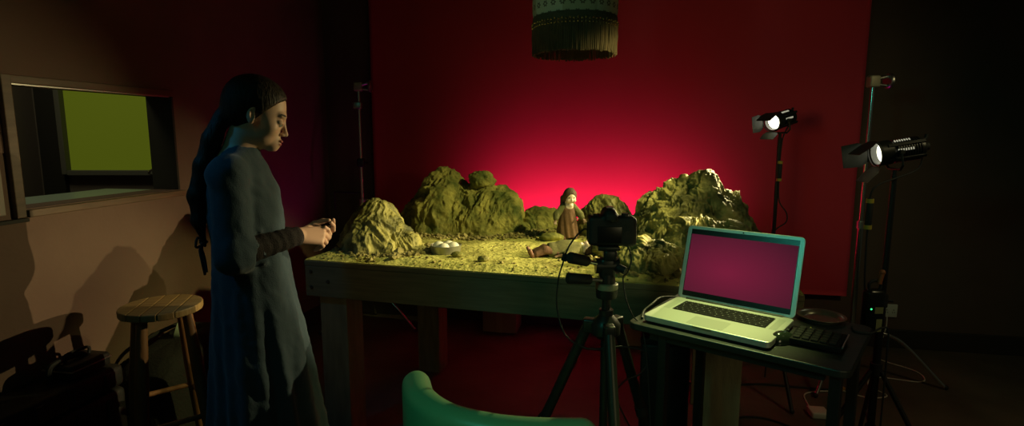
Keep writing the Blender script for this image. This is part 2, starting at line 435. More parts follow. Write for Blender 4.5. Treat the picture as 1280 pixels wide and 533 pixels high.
# soil
M['soil'] = mat('dry_soil', (.25, .23, .07), .95, col2=(.66, .63, .2), scale=6, detail=12, bump=.9, bscale=55, spec=.1, lo=.3, hi=.68)
M['rock'] = mat('model_rock', (.06, .062, .02), .6, col2=(.40, .36, .12), scale=11, detail=10, bump=.8, bscale=45, spec=.35, lo=.36, hi=.62)
M['rockgreen'] = mat('greenish_model_rock', (.07, .09, .022), .8, col2=(.38, .34, .10), scale=10, detail=10, bump=.8, bscale=45, spec=.25, lo=.36, hi=.66)  # greener in tone than the other rock material
M['rubble'] = mat('rubble_crumbs', (.13, .11, .045), .95, col2=(.36, .31, .13), scale=20, bump=.4, spec=.1)

def soil_z(u, v):
    p = np.stack([np.atleast_1d(u), np.atleast_1d(v), np.zeros(np.size(u))], 1)
    z = .018 + .012 * fbm(p * 3.1, 3) + .007 * fbm(p * 11, 3) + .0045 * ridged(p * 23, 3)
    p1 = p[:, 1]
    z += .02 * np.clip((p1 - .45) / .5, 0, 1) ** 1.5
    e = np.minimum(np.minimum(p[:, 0], TL - p[:, 0]), np.minimum(p1, TD - p1))
    return TZ + .0015 + np.maximum(z, .002) * np.clip(e / .06, .12, 1)
nu, nv = 420, 240
U = np.linspace(.003, TL - .003, nu); Vv = np.linspace(.003, TD - .003, nv); uu, vv = np.meshgrid(U, Vv, indexing='ij')
zz = soil_z(uu.ravel(), vv.ravel())
top = np.stack([uu.ravel(), vv.ravel(), zz], 1); bot = top.copy(); bot[:, 2] = TZ + .0005
g = np.arange(nu * nv).reshape(nu, nv)
f = np.stack([g[:-1, :-1], g[1:, :-1], g[1:, 1:], g[:-1, 1:]], -1).reshape(-1, 4); fs = [f, f[:, ::-1] + nu * nv]
for e in (g[0][::-1], g[-1], g[:, 0], g[:, -1][::-1]): fs.append(np.stack([e[:-1], e[1:], e[1:] + nu * nv, e[:-1] + nu * nv], 1))
so_ = raw('soil', np.concatenate([top, bot]), np.concatenate(fs), M['soil']); so_.location = TFL; so_.rotation_euler.z = TRZ
tag(so_, 'layer of dry yellow sandy soil spread over the tabletop', 'soil', kind='stuff')

def ridge_rock(name, label, v0, outline, wf, wb, seed, m='rock', a1=.022, a2=.011, a3=.005, f1=7., lean=.0, pf=1.5, pb=1.6, n=(300, 150), stretch=(1, 1, .6), shear=.5):
    """rock whose crest follows an outline of (u, height) pairs; wf / wb are its depths in front of and behind the crest"""
    U = np.array([q[0] for q in outline]); Hh = np.maximum(np.array([q[1] for q in outline]), 0)
    nx, ny = n; X = np.linspace(U[0], U[-1], nx); T = np.linspace(-1, 1, ny)
    zb = float(soil_z(np.array([.5 * (U[0] + U[-1])]), np.array([v0]))[0]) - .014
    hx = np.interp(X, U, Hh); k = np.ones(7) / 7; hm = np.convolve(np.pad(hx, 3, 'edge'), np.ones(7) / 7, 'valid')
    xx, tt = np.meshgrid(X, T, indexing='ij'); hmax = Hh.max()
    side = np.where(tt < 0, wf, wb); e = np.clip(np.minimum(xx - U[0], U[-1] - xx) / (.28 * (U[-1] - U[0])), 0, 1) ** .55
    w = side * (.30 + .70 * (np.interp(xx, X, np.convolve(np.pad(hm, 20, 'edge'), np.ones(41) / 41, 'valid')) / hmax) ** .6) * (.12 + .88 * e)
    w = w * (1 + .22 * fbm(np.stack([xx.ravel() * 6 + seed, np.sign(tt).ravel() * 3, np.zeros(xx.size)], 1), 2).reshape(xx.shape))
    # the crest line meanders and the flanks sample the outline a little to the side
    jit = shear * .12 * tt * fbm(np.stack([xx.ravel() * 5 + seed, tt.ravel() * 1.3, np.full(xx.size, seed)], 1), 2).reshape(xx.shape)
    Hs = np.interp(xx + jit, X, hm) * np.clip(e * 1.6, 0, 1)
    prof = 1 - np.abs(tt) ** np.where(tt < 0, pf, pb)
    P = np.stack([xx, v0 + tt * w + lean * Hs, Hs * prof], -1)
    du = np.gradient(P, axis=0); dv = np.gradient(P, axis=1); N = np.cross(du, dv); N /= np.linalg.norm(N, axis=2)[..., None] + 1e-9
    N[N[..., 2] < 0] *= -1
    q = P.reshape(-1, 3) * np.array(stretch) * f1 + seed * 3.7
    warp = np.stack([fbm(q * .7 + 5, 2), fbm(q * .7 + 9, 2), fbm(q * .7 + 13, 2)], 1)
    d = a1 * (ridged(q + warp * 1.2, 2, gain=.4) - .45) + a2 * (ridged(q * 2.4 + warp * 2.5, 3) - .4) + a3 * (ridged(q * 6 + warp * 4, 3) - .3)
    fade = np.clip((1 - np.abs(tt)) * 5, 0, 1) * np.clip(e * 3, 0, 1)
    P = P + N * (d.reshape(xx.shape) * fade)[..., None]
    P[..., 2] = np.maximum(P[..., 2], 0); bot = P.copy(); bot[..., 2] = -.006
    c0 = np.array([.5 * (U[0] + U[-1]), v0, 0]); allv = np.concatenate([P.reshape(-1, 3), bot.reshape(-1, 3)]) - c0
    g = np.arange(nx * ny).reshape(nx, ny); K = nx * ny
    f = np.stack([g[:-1, :-1], g[1:, :-1], g[1:, 1:], g[:-1, 1:]], -1).reshape(-1, 4); fs = [f, f[:, ::-1] + K]
    for ed in (g[0][::-1], g[-1], g[:, 0], g[:, -1][::-1]): fs.append(np.stack([ed[:-1], ed[1:], ed[1:] + K, ed[:-1] + K], 1))
    o = raw(name, allv, np.concatenate(fs), M[m]); o.location = tw(c0[0], c0[1], zb); o.rotation_euler.z = TRZ
    return tag(o, label, 'model rock')

ridge_rock('model_mountain', 'small pointed crumpled rock at the left front corner of the landscape', .275,
    [(.02, .02), (.061, .10), (.129, .172), (.178, .215), (.215, .236), (.249, .228), (.289, .170), (.321, .118), (.349, .092), (.389, .066), (.425, .03), (.450, .008)],
    .20, .18, 2.1, 'rock', a1=.034, a2=.026, a3=.007, f1=8, pf=1.25, stretch=(1, 1, .5))
ridge_rock('model_mountain', 'large greenish two-peaked rock mountain at the back left of the landscape', .86,
    [(.0, .012), (.043, .05), (.106, .12), (.184, .21), (.22, .282), (.285, .324), (.372, .303), (.409, .243), (.476, .226), (.546, .220), (.639, .226), (.698, .20), (.744, .12), (.78, .065), (.825, .012)],
    .27, .22, 5.3, 'rockgreen', a1=.045, a2=.030, a3=.008, f1=7, pf=1.35, n=(340, 160), stretch=(1, 1, .7), shear=.9)
ridge_rock('model_hill', 'low dark rock hill between the two-peaked mountain and the standing puppet', .96,
    [(.715, .008), (.757, .082), (.803, .111), (.863, .113), (.917, .106), (.953, .072), (.985, .01)], .13, .12, 8.2, 'rockgreen', a1=.022, a2=.02, a3=.006, n=(140, 90))
ridge_rock('model_hill', 'rounded rock hill directly behind the black camera', .88,
    [(1.06, .01), (1.115, .125), (1.179, .184), (1.237, .199), (1.291, .179), (1.333, .139), (1.39, .012)], .17, .15, 4.4, 'rock', a1=.034, a2=.022, a3=.006, f1=8, n=(170, 110))
ridge_rock('model_mountain', 'biggest pale crumpled rock mountain at the right end of the landscape behind the laptop', .70,
    [(1.335, .02), (1.377, .15), (1.42, .215), (1.475, .25), (1.529, .277), (1.575, .306), (1.604, .322), (1.617, .296), (1.646, .330), (1.688, .345), (1.724, .333), (1.761, .296), (1.804, .256), (1.851, .224), (1.887, .188), (1.915, .125), (1.955, .02)],
    .30, .30, 6.6, 'rock', a1=.046, a2=.032, a3=.010, f1=7.5, pf=1.3, n=(360, 190), stretch=(1, 1, .7), shear=.8)
ridge_rock('model_hill', 'craggy rock ridge along the foot of the biggest mountain, just behind the laptop lid', .39,
    [(1.50, .02), (1.537, .12), (1.569, .168), (1.617, .188), (1.666, .183), (1.715, .174), (1.811, .161), (1.875, .124), (1.945, .02)], .12, .14, 3.1, 'rock', a1=.036, a2=.026, a3=.008, f1=9, n=(240, 110))
ridge_rock('model_hill', 'low jumbled rock outcrop on the soil between the camera and the laptop', .20,
    [(1.30, .01), (1.351, .052), (1.383, .09), (1.42, .112), (1.445, .128), (1.468, .098), (1.509, .105), (1.556, .09), (1.587, .066), (1.649, .045), (1.72, .008)], .13, .11, 9.7, 'rock', a1=.036, a2=.024, a3=.009, f1=10, n=(240, 120), shear=.9)

def rock(name, label, loc, r, seed, m='rock', sc=(1, 1, 1), amp=.3, freq=1.6, sub=5, rz=0., cat='rock', group=None):
    bm = bmesh.new(); bmesh.ops.create_icosphere(bm, subdivisions=sub, radius=1)
    P = np.array([v.co[:] for v in bm.verts]); F_ = [[v.index for v in f.verts] for f in bm.faces]; bm.free()
    d = 1 + amp * fbm(P * freq + seed * 5.1, 2) + amp * .45 * (ridged(P * freq * 2.3 + seed, 4) - .3)
    P = P * d[:, None] * r * np.array(sc)
    P[:, 2] -= P[:, 2].min()
    o = raw(name, P, F_, M[m]); o.location = loc; o.rotation_euler.z = rz
    if label: tag(o, label, cat, group)
    return o
rock('boulder', 'rounded boulder perched on the right shoulder of the two-peaked greenish mountain', tw(.535, .86, 1.082), .058, 3.3, 'rockgreen', (1.12, .9, .95), amp=.5)
def on_soil(u, v, dz=-.004): return tw(u, v, float(soil_z(u, v)[0]) + dz)
rock('rock', 'angular pale-edged stone beside the jumbled outcrop right of the camera', on_soil(1.27, .34), .036, 1.7, 'rock', (1.3, .9, 1.0), amp=.5, sub=4)
rock('rock', 'flattish stone lying on open soil between the bowl and the greenish mountain', on_soil(.98, .62, -.012), .045, 6.1, 'rockgreen', (1.3, .8, .5), amp=.35, sub=4)
rock('rock', 'small dark stone on the soil near the front edge right of the white bowl', on_soil(.66, .16), .018, 4.1, 'rockgreen', (1.5, 1, .7), amp=.4, sub=3)
rock('rock', 'lumpy stone at the feet of the lying puppet near the front edge', on_soil(.80, .10), .016, 2.9, 'rock', (1.5, 1, .8), amp=.4, sub=3)

# crumbs of earth
def crumbs():
    rs = np.random.RandomState(5); ico = bmesh.new(); bmesh.ops.create_icosphere(ico, subdivisions=1, radius=1)
    B = np.array([v.co[:] for v in ico.verts]); F_ = np.array([[v.index for v in f.verts] for f in ico.faces]); ico.free()
    pts = []
    def ring(u, v, ru, rv, k, w, a0=0., a1=2 * PI):
        for _ in range(k):
            a = rs.uniform(a0, a1); q = 1 + rs.normal() * w
            pts.append((u + ru * q * math.cos(a), v + rv * q * math.sin(a), rs.gamma(3, .0017) + .0025))
    ring(.285, .275, .215, .20, 420, .12, PI * .95, 2.1 * PI)
    ring(.445, .84, .42, .28, 620, .12, PI, 2 * PI)
    ring(.835, .93, .20, .15, 130, .2, PI, 2 * PI); ring(1.20, .86, .2, .18, 120, .2, PI, 2 * PI)
    ring(1.655, .68, .36, .38, 300, .12, PI * .8, 2 * PI); ring(1.5, .235, .27, .2, 330, .2)
    for _ in range(520): pts.append((rs.uniform(.03, TL - .03), rs.uniform(.02, 1.1) ** 1.2 * .95 + .02, rs.gamma(2, .0011) + .0012))
    for _ in range(160): pts.append((rs.uniform(.03, TL - .03), rs.uniform(.01, .1), rs.gamma(2, .0011) + .0012))
    pts2 = np.array([p for p in pts if .02 < p[0] < TL - .02 and .015 < p[1] < TD - .02])
    z = soil_z(pts2[:, 0], pts2[:, 1])
    vs = []; fs = []
    for i, (u, v, r) in enumerate(pts2):
        k = B * (1 + .35 * rs.uniform(-1, 1, (len(B), 1))) * r * np.array([rs.uniform(.8, 1.4), rs.uniform(.8, 1.4), rs.uniform(.6, 1)])
        vs.append(k + [u, v, z[i] + r * .35]); fs.append(F_ + i * len(B))
    o = raw('rubble', np.concatenate(vs), np.concatenate(fs), M['rubble'], smooth=False); o.location = TFL; o.rotation_euler.z = TRZ
    tag(o, 'crumbs of earth and gravel scattered over the soil around the rocks', 'rubble', kind='stuff')
crumbs()

# bowl with white stones
M['tin'] = mat('dull_tin', (.34, .34, .28), .4, .6, bump=.1, bscale=25)
M['egg'] = mat('white_egg', (.78, .77, .68), .5)
bu, bv = .575, .235
bz = float(soil_z(np.array([bu - .05, bu + .05, bu, bu]), np.array([bv, bv, bv - .05, bv + .05])).max()) - .004
bw_ = MB(); bw_.lathe([(0, 0), (.056, 0), (.064, .004), (.0700, .036), (.071, .038), (.0695, .039), (.0675, .036), (.061, .007), (0, .006)], n=48)
bo = bw_.build('bowl', M['tin'], loc=tw(bu, bv, bz)); tag(bo, 'shallow round grey bowl of white balls on the soil right of the small cone rock', 'bowl')
for (x, y, z, r, lab) in ((-.033, -.004, .0155, .0245, 'white ball at the left inside the grey bowl'), (.002, -.030, .0155, .0235, 'white ball at the front middle inside the grey bowl'),
                     (.036, .000, .0155, .0245, 'white ball at the right inside the grey bowl'), (.002, .028, .0155, .024, 'white ball at the back inside the grey bowl, behind the others')):
    mb = MB(); mb.sphere((0, 0, r * .95), r, 20, 14, (1.12, 1, .95)); e = mb.build('ball', M['egg'], loc=tw(bu, bv, bz + .0062) + TX * x + TY * y); tag(e, lab, 'ball', 'white balls in the bowl')
# ------------------------------------------------------------------ stool
M['stoolwood'] = mat('worn_stool_wood', (.26, .155, .06), .5, col2=(.42, .27, .11), scale=7, stretch=(1, 9, 1), bump=.2, bscale=18, lo=.3, hi=.7)
M['stoolleg'] = mat('stool_leg_wood', (.17, .075, .03), .5, col2=(.25, .12, .05), scale=9, stretch=(4, 4, .6), bump=.1)
st = thing('wooden_stool', 'round wooden bar stool with a worn plank seat behind the woman', 'stool', (-1.36, 2.1, 0), .25)
SR = .143
def seat():
    # planks cut from a disc, thin gaps between them
    mb = MB(); edges = [-SR, -.078, -.026, .028, .080, SR]
    for i in range(5):
        a, b = edges[i] + (.0006 if i else 0), edges[i + 1] - (.0006 if i < 4 else 0)
        pts = []
        ya = lambda x: math.sqrt(max(SR * SR - x * x, 0))
        xs = [a + (b - a) * k / 10 for k in range(11)]
        pts = [(x, -ya(x)) for x in xs] + [(x, ya(x)) for x in xs[::-1]]
        q = []
        for p in pts:
            if not q or (abs(p[0] - q[-1][0]) + abs(p[1] - q[-1][1])) > 1e-5: q.append(p)
        if abs(q[0][0] - q[-1][0]) + abs(q[0][1] - q[-1][1]) < 1e-5: q.pop()
        mb.prism(q, .027, Matrix.Translation((0, 0, .720)))
    return mb
seat().build('seat', M['stoolwood'], st, bevel=.004)
def legline(a, z): k = (.720 - z) / .720; r = .104 + .085 * k; return (r * math.cos(a), r * math.sin(a), z)
LA = [math.radians(d) for d in (-110, 160, -20, 70)]
for a in LA:
    mb = MB(); mb.tube([legline(a, .720), legline(a, .45), legline(a, 0)], [.018, .0235, .019], 14); mb.build('leg', M['stoolleg'], st)
for i, z in ((0, .30), (1, .355), (2, .30), (3, .355)):
    j = [1, 3, 0, 2][i]
    mb = MB(); mb.tube([legline(LA[i], z), legline(LA[j], z)], .0105, 10); mb.build('rung', M['stoolleg'], st)

# ------------------------------------------------------------------ cases along the left wall
M['case'] = mat('black_case_plastic', (.014, .014, .013), .5, bump=.25, bscale=150)
M['bag'] = mat('black_nylon', (.016, .016, .014), .85, bump=.4, bscale=90)
M['card'] = mat('cardboard', (.26, .17, .09), .85, col2=(.3, .2, .11), scale=4)
LRZ = math.atan2(LD.y, LD.x)
def lw(t, y, z=0.): return LW @ V((t, y, z))
def lthing(nm, label, cat, t, y, z=0., group=None): return thing(nm, label, cat, lw(t, y, z), math.atan2(LD.y, LD.x), group)
# local x runs towards the camera, local y towards the wall
c = lthing('hard_case', 'tall black hard equipment case with a raised carrying handle against the left wall', 'case', 2.44, .118)
mb = MB(); mb.rbox((0, 0, .195), (.56, .20, .37), .022)
for x in (-.2, -.07, .07, .2): mb.box((x, 0, .19), (.03, .212, .33))
mb.build('body', M['case'], c, bevel=.003)
mb = MB(); mb.rbox((0, 0, .43), (.56, .20, .09), .022)
for x in (-.2, -.07, .07, .2): mb.box((x, 0, .43), (.03, .212, .06))
mb.build('lid', M['case'], c, bevel=.003)
for x in (-.15, .15):
    mb = MB(); mb.rbox((x, -.106, .385), (.045, .016, .07), .004); mb.build('latch', M['black'], c)
for x in (-.24, -.24 + .48):
    pass
mb = MB(); mb.tube(smooth_path([(-.20, 0, .473), (-.205, 0, .52), (-.18, 0, .545), (-.08, 0, .545), (-.055, 0, .52), (-.06, 0, .473)], 5), .011, 8); mb.build('handle', M['rubber'], c)
c = lthing('camera_bag', 'slumped black nylon equipment bag on the floor behind the stool', 'bag', 1.86, .19)
def bagmesh(rx, ry, h, seed):
    n1, n2 = 64, 40; vs = []
    for i in range(n2 + 1):
        t = PI * i / n2
        for j in range(n1):
            a = 2 * PI * j / n1; ct, st_, ca, sa = math.cos(t), math.sin(t), math.cos(a), math.sin(a)
            e = .45; f_ = lambda w: math.copysign(abs(w) ** e, w)
            vs.append((rx * f_(st_) * f_(ca), ry * f_(st_) * f_(sa), h * (.5 - .5 * -f_(ct)) if 0 else h * (.5 + .5 * f_(ct))))
    P = np.array(vs); d = fbm(P * 9 + seed, 3)
    P[:, 2] += d * .035 * (P[:, 2] / h) - .05 * np.clip(P[:, 0] / rx, -1, 1) * (P[:, 2] / h)
    P[:, 1] += d * .015; P[:, 2] = np.maximum(P[:, 2], 0)
    fs = [(i * n1 + j, (i + 1) * n1 + j, (i + 1) * n1 + (j + 1) % n1, i * n1 + (j + 1) % n1) for i in range(n2) for j in range(n1)]
    return P, fs
P, fs = bagmesh(.235, .14, .46, 3); raw('body', P, fs, M['bag'], c)
mb = MB(); mb.tube(smooth_path([(.18, -.02, .40), (.1, -.1, .455), (-.02, -.12, .47), (-.14, -.08, .49)], 6), .009, 8); mb.build('strap', M['rubber'], c)
mb = MB(); mb.tube(smooth_path([(.21, -.139, .34), (.05, -.15, .37), (-.19, -.143, .40)], 6), .004, 6); mb.build('zipper', M['steel'], c)
mb = MB(); mb.rbox((.05, -.147, .2), (.26, .03, .2), .012); mb.build('pocket', M['bag'], c)
c = lthing('instrument_case', 'small black case with a silver rim lying on top of the tall hard case', 'case', 2.27, .12, .4755)
mb = MB(); mb.rbox((0, 0, .03), (.17, .13, .055), .012); mb.build('body', M['case'], c)
mb = MB(); mb.rbox((0, -.002, .036), (.176, .136, .006), .002); mb.build('rim', M['steel'], c)
mb = MB(); mb.tube(smooth_path([(-.05, .0, .056), (-.045, 0, .085), (.045, 0, .085), (.05, 0, .056)], 5), .006, 8); mb.build('handle', M['rubber'], c)
c = lthing('wooden_crate', 'brown wooden crate on the floor between the stool and the woman', 'crate', 1.60, .48)
mb = MB()
for y in (-.12, .12):
    for z in (.06, .17, .28): mb.box((0, y, z), (.22, .012, .095))
for x in (-.104, .104):
    for z in (.06, .17, .28): mb.box((x, 0, z), (.012, .228, .095))
mb.box((0, 0, .018), (.2, .23, .012)); mb.box((0, 0, .30), (.196, .226, .008))
mb.build('slats', M['stoolleg'], c, bevel=.002)
M['bottle'] = mat('dark_bottle_plastic', (.02, .03, .02), .2)
M['label'] = mat('paper_label', (.6, .58, .5), .7)
for (x, y, r, h, lab, lm) in ((.055, -.06, .026, .085, 'dark bottle with a pale label standing at the near corner of the wooden crate', 'label'), (-.015, -.065, .022, .11, 'dark slim bottle with a yellow label in the middle of the wooden crate', 'tapey'), (-.075, -.03, .024, .075, 'short dark pot with a white label at the far end of the wooden crate', 'white')):
    p = lw(1.60, .48, .3045); b = thing('bottle', lab, 'bottle', (p.x + math.cos(c.rotation_euler.z) * x - math.sin(c.rotation_euler.z) * y, p.y + math.sin(c.rotation_euler.z) * x + math.cos(c.rotation_euler.z) * y, p.z), 0, 'bottles on the wooden crate')
    mb = MB(); mb.lathe([(0, 0), (r, 0), (r, h * .65), (r * .45, h * .8), (r * .45, h * .9)], n=20); mb.build('body', M['bottle'], b)
    mb = MB(); mb.lathe([(r * .55, h * .88), (r * .55, h), (0, h)], n=16); mb.build('cap', M['rubber'], b)
    mb = MB(); mb.lathe([(r * 1.02, h * .15), (r * 1.02, h * .55)], n=20); mb.build('label', M[lm], b)
tr = thing('tape_roll', 'pale roll of tape lying on edge on top of the slumped black bag', 'tape', lw(1.80, .17, .438), LRZ + .5)
mb = MB(); R_ = Matrix.Rotation(PI / 2 - .3, 4, 'X')
mb.lathe([(.033, -.012), (.052, -.012), (.052, .012), (.033, .012), (.033, -.012)], M=Matrix.Translation((0, 0, .052)) @ R_, n=36); mb.build('tape', mat('pale_tape', (.42, .5, .36), .6), tr)
mb = MB(); mb.lathe([(.031, -.0122), (.0335, -.0122), (.0335, .0122), (.031, .0122), (.031, -.0122)], M=Matrix.Translation((0, 0, .052)) @ R_, n=36); mb.build('core', M['card'], tr)

# boxes at the back
def carton(label, loc, rz, d, m='card', flap=True):
    t = thing('cardboard_box', label, 'box', loc, rz)
    mb = MB(); mb.box((0, 0, d[2] / 2), d); mb.build('body', M[m], t, bevel=.004)
    mb = MB(); mb.box((0, -.0005 - d[1] / 2, d[2] * .5), (.045, .001, d[2])); mb.box((0, 0, d[2] + .0007), (.045, d[1], .001)); mb.build('tape', mat('parcel_tape', (.33, .22, .11), .35), t)
carton('plain brown cardboard box on the floor behind the model table, left of the tripod', (-.07, 3.93, 0), -.2, (.245, .2, .215))
carton('brown cardboard box on the floor against the back wall, seen beside the camera tripod leg', (.80, 3.68, 0), -.2, (.24, .2, .24))
bx = thing('black_box', 'tall black padded box under the right end of the model table', 'box', (.665, 2.33, 0), -.25)
mb = MB(); mb.rbox((0, 0, .27), (.20, .22, .52), .012); mb.build('body', M['case'], bx)
mb = MB(); mb.rbox((0, 0, .545), (.206, .226, .035), .01); mb.build('lid', M['case'], bx)
for s in (-1, 1):
    for q in (-1, 1):
        mb = MB(); mb.cyl((s * .07, q * .08, 0), (s * .07, q * .08, .012), .014); mb.build('foot', M['rubber'], bx)

# ------------------------------------------------------------------ laptop desk
DX = V((.778, -.628, 0)).normalized(); DY = V((-DX.y, DX.x, 0)); DRZ = math.atan2(DX.y, DX.x); DF = V((.347, 1.637, 0)); DZ = .836
def dw(u, v, z=0.): return DF + DX * u + DY * v + V((0, 0, z))
M['desk'] = mat('black_desk_board', (.022, .024, .022), .42, bump=.08, bscale=80)
dk = thing('laptop_table', 'small black table holding the open laptop at the right front', 'table', DF, DRZ)
DW, DDp = .59, .42
def rrect(w, h, r, n=6):
    pts = []
    for cx, cy, a0 in ((w - r, r, -90), (w - r, h - r, 0), (r, h - r, 90), (r, r, 180)):
        for k in range(n + 1):
            a = math.radians(a0 + 90 * k / n); pts.append((cx + r * math.cos(a), cy + r * math.sin(a)))
    return pts
mb = MB(); mb.prism(rrect(DW, DDp, .03), .02, Matrix.Translation((0, 0, DZ - .02))); mb.build('tabletop', M['desk'], dk, bevel=.003)
mb = MB(); mb.box((DW / 2, .05, DZ - .035), (DW - .12, .025, .03)); mb.box((DW / 2, DDp - .05, DZ - .035), (DW - .12, .025, .03)); mb.build('rail', M['black'], dk)
for (u, v) in ((.10, .05), (.10, DDp - .05), (.555, .05), (.555, DDp - .05)):
    mb = MB(); mb.box((u, v, (DZ - .02 + .012) / 2), (.028, .028, DZ - .032)); lg = mb.build('leg', M['black'], dk, bevel=.003)
    mb = MB(); mb.cyl((u, v, 0), (u, v, .012), .018); mb.build('foot', M['rubber'], lg)

# ------------------------------------------------------------------ laptop
M['alu'] = mat('laptop_aluminium', (.62, .64, .60), .38, .55)
M['alu_dark'] = mat('trackpad_glass', (.48, .50, .46), .35, .4)
M['key'] = mat('black_keys', (.006, .006, .006), .6, spec=.15)
M['legend'] = mat('key_legend', (.25, .25, .25), .6)
lp = thing('laptop', 'open silver laptop showing a crimson picture on the black table', 'laptop', (.696, 1.711, DZ), -.701)
W_, D_ = .364, .249      # local: x along hinge, -y towards the user, hinge at origin
def rplate(mb, w, h, r, t, M_): mb.prism([(x - w / 2, y) for x, y in rrect(w, h, r)], t, M_)
mb = MB(); rplate(mb, W_, D_, .014, .0175, Matrix.Translation((0, -D_, .0055))); lbase = mb.build('base', M['alu'], lp, bevel=.0022)
mb = MB(); rplate(mb, W_ - .012, D_ - .012, .012, .004, Matrix.Translation((0, -D_ + .006, .0018))); mb.build('bottom_shell', M['black'], lp)
for x in (-.15, .15):
    for y in (-.02, -.225):
        mb = MB(); mb.cyl((x, y, 0), (x, y, .002), .007); mb.build('foot', M['rubber'], lp)
mb = MB(); rplate(mb, .277, .107, .003, .0006, Matrix.Translation((0, -.139, .0227))); mb.build('keyboard_well', M['key'], lp)
mbk = MB(); mbl = MB(); rows = [(.0, 14, .0105), (.0165, 14, .015), (.0345, 14, .015), (.0525, 13, .015), (.0705, 12, .015), (.0885, 10, .0155)]
for (y, k, h) in rows:
    x0, x1 = -.136, .136
    ws = [1.0] * k
    if k == 13: ws[0] = ws[-1] = 1.6
    if k == 12: ws[0] = ws[-1] = 2.2
    if k == 10: ws = [1, 1, 1, 1.2, 5, 1.2, 1, .9, .9, .9]
    tot = sum(ws); x = x0
    for w_ in ws:
        wd = (x1 - x0) * w_ / tot
        mbk.box((x + wd / 2, -.0375 - y, .0238), (wd - .0026, h - .0005, .0016))
        mbl.box((x + wd / 2 - .001, -.0375 - y + .001, .02468), (.0028, .0028, .0002))
        x += wd
mbk.build('keys', M['key'], lp, bevel=.0006); mbl.build('key_legends', M['legend'], lp)
mb = MB(); rplate(mb, .105, .076, .004, .0004, Matrix.Translation((0, -.2365, .0229))); mb.build('trackpad', M['alu_dark'], lp)
for s in (-1, 1):
    mb = MB(); mb.box((s * .157, -.085, .02305), (.02, .108, .0003)); mb.build('speaker_grille', M['alu_dark'], lp)
mb = MB(); mb.box((0, -D_ - .0002, .019), (.055, .0012, .006)); mb.build('thumb_scoop', M['steel'], lp)
mb = MB(); mb.cyl((-.15, -.001, .0215), (.15, -.001, .0215), .0058, n=14); mb.build('hinge', M['black'], lp)
# lid: rotate a flat plate up about the hinge
LT = 1.293
LM = Matrix.Translation((0, .002, .0225)) @ Matrix.Rotation(LT, 4, 'X')
LH = D_ * .985
lid = MB(); rplate(lid, W_, LH, .014, .0065, LM @ Matrix.Translation((0, 0, -.0065))); lid_o = lid.build('lid', M['alu'], lp, bevel=.0018)
mb = MB(); pts = rrect(W_ + .0012, LH + .0006, .0146); mb.prism([(x - (W_ + .0012) / 2, y) for x, y in pts], .0014, LM @ Matrix.Translation((0, 0, -.0024))); mb.build('gasket', M['rubber'], lid_o)
mscr = bpy.data.materials.new('screen_picture'); mscr.use_nodes = True
n = mscr.node_tree.nodes; l = mscr.node_tree.links; b = n['Principled BSDF']
tc = n.new('ShaderNodeTexCoord'); mp = n.new('ShaderNodeMapping'); l.new(tc.outputs['Generated'], mp.inputs['Vector'])
b.inputs['Base Color'].default_value = (.01, .01, .01, 1); b.inputs['Roughness'].default_value = .3
gr = n.new('ShaderNodeTexGradient'); gr.gradient_type = 'SPHERICAL'; mp.inputs['Location'].default_value = (-.40 * 1.15, 0, -.42 * 1.15); mp.inputs['Scale'].default_value = (1.15, 0, 1.15)
l.new(mp.outputs['Vector'], gr.inputs['Vector'])
rp = n.new('ShaderNodeValToRGB'); rp.color_ramp.elements[0].position = .05; rp.color_ramp.elements[0].color = (.06, .009, .022, 1); rp.color_ramp.elements[1].position = .95; rp.color_ramp.elements[1].color = (.20, .012, .044, 1)
l.new(gr.outputs['Fac'], rp.inputs['Fac']); l.new(rp.outputs['Color'], b.inputs['Emission Color']); b.inputs['Emission Strength'].default_value = .85; b.inputs['Specular IOR Level'].default_value = 0
SW, SH = .331, .207
mb = MB(); mb.box((0, 0, 0), (SW + .004, SH + .018, .0003)); so2 = mb; 
for i, p in enumerate(mb.v): mb.v[i] = tuple(LM @ Matrix.Translation((0, .018 + SH / 2, .0003)) @ V(p))
mb.build('display_glass', mat('display_black', (.01, .012, .011), .25), lid_o)
mb = MB(); mb.box((0, 0, 0), (SW, SH - .016, .0004))
for i, p in enumerate(mb.v): mb.v[i] = tuple(LM @ Matrix.Translation((0, .018 + SH / 2, .0006)) @ V(p))
mb.build('screen', mscr, lid_o)
mb = MB(); mb.lathe([(0, .0004), (.0022, .0004), (.0022, 0)], M=LM @ Matrix.Translation((0, LH - .007, .0002)), n=14); mb.build('webcam', M['key'], lid_o)
fc = bpy.data.curves.new('lettering', 'FONT'); fc.body = 'MacBook Pro'; fc.size = .0065; fc.align_x = 'CENTER'; fc.extrude = .0001
tmp_ = bpy.data.objects.new('lettering_curve', fc); C.objects.link(tmp_); fm = bpy.data.meshes.new_from_object(tmp_.evaluated_get(bpy.context.evaluated_depsgraph_get())); bpy.data.objects.remove(tmp_)
ft = bpy.data.objects.new('lettering', fm); C.objects.link(ft); ft.parent = lid_o; ft.matrix_local = LM @ Matrix.Translation((0, .0042, .0003)); fm.materials.clear(); fm.materials.append(mat('lid_lettering', (.2, .21, .2), .5))

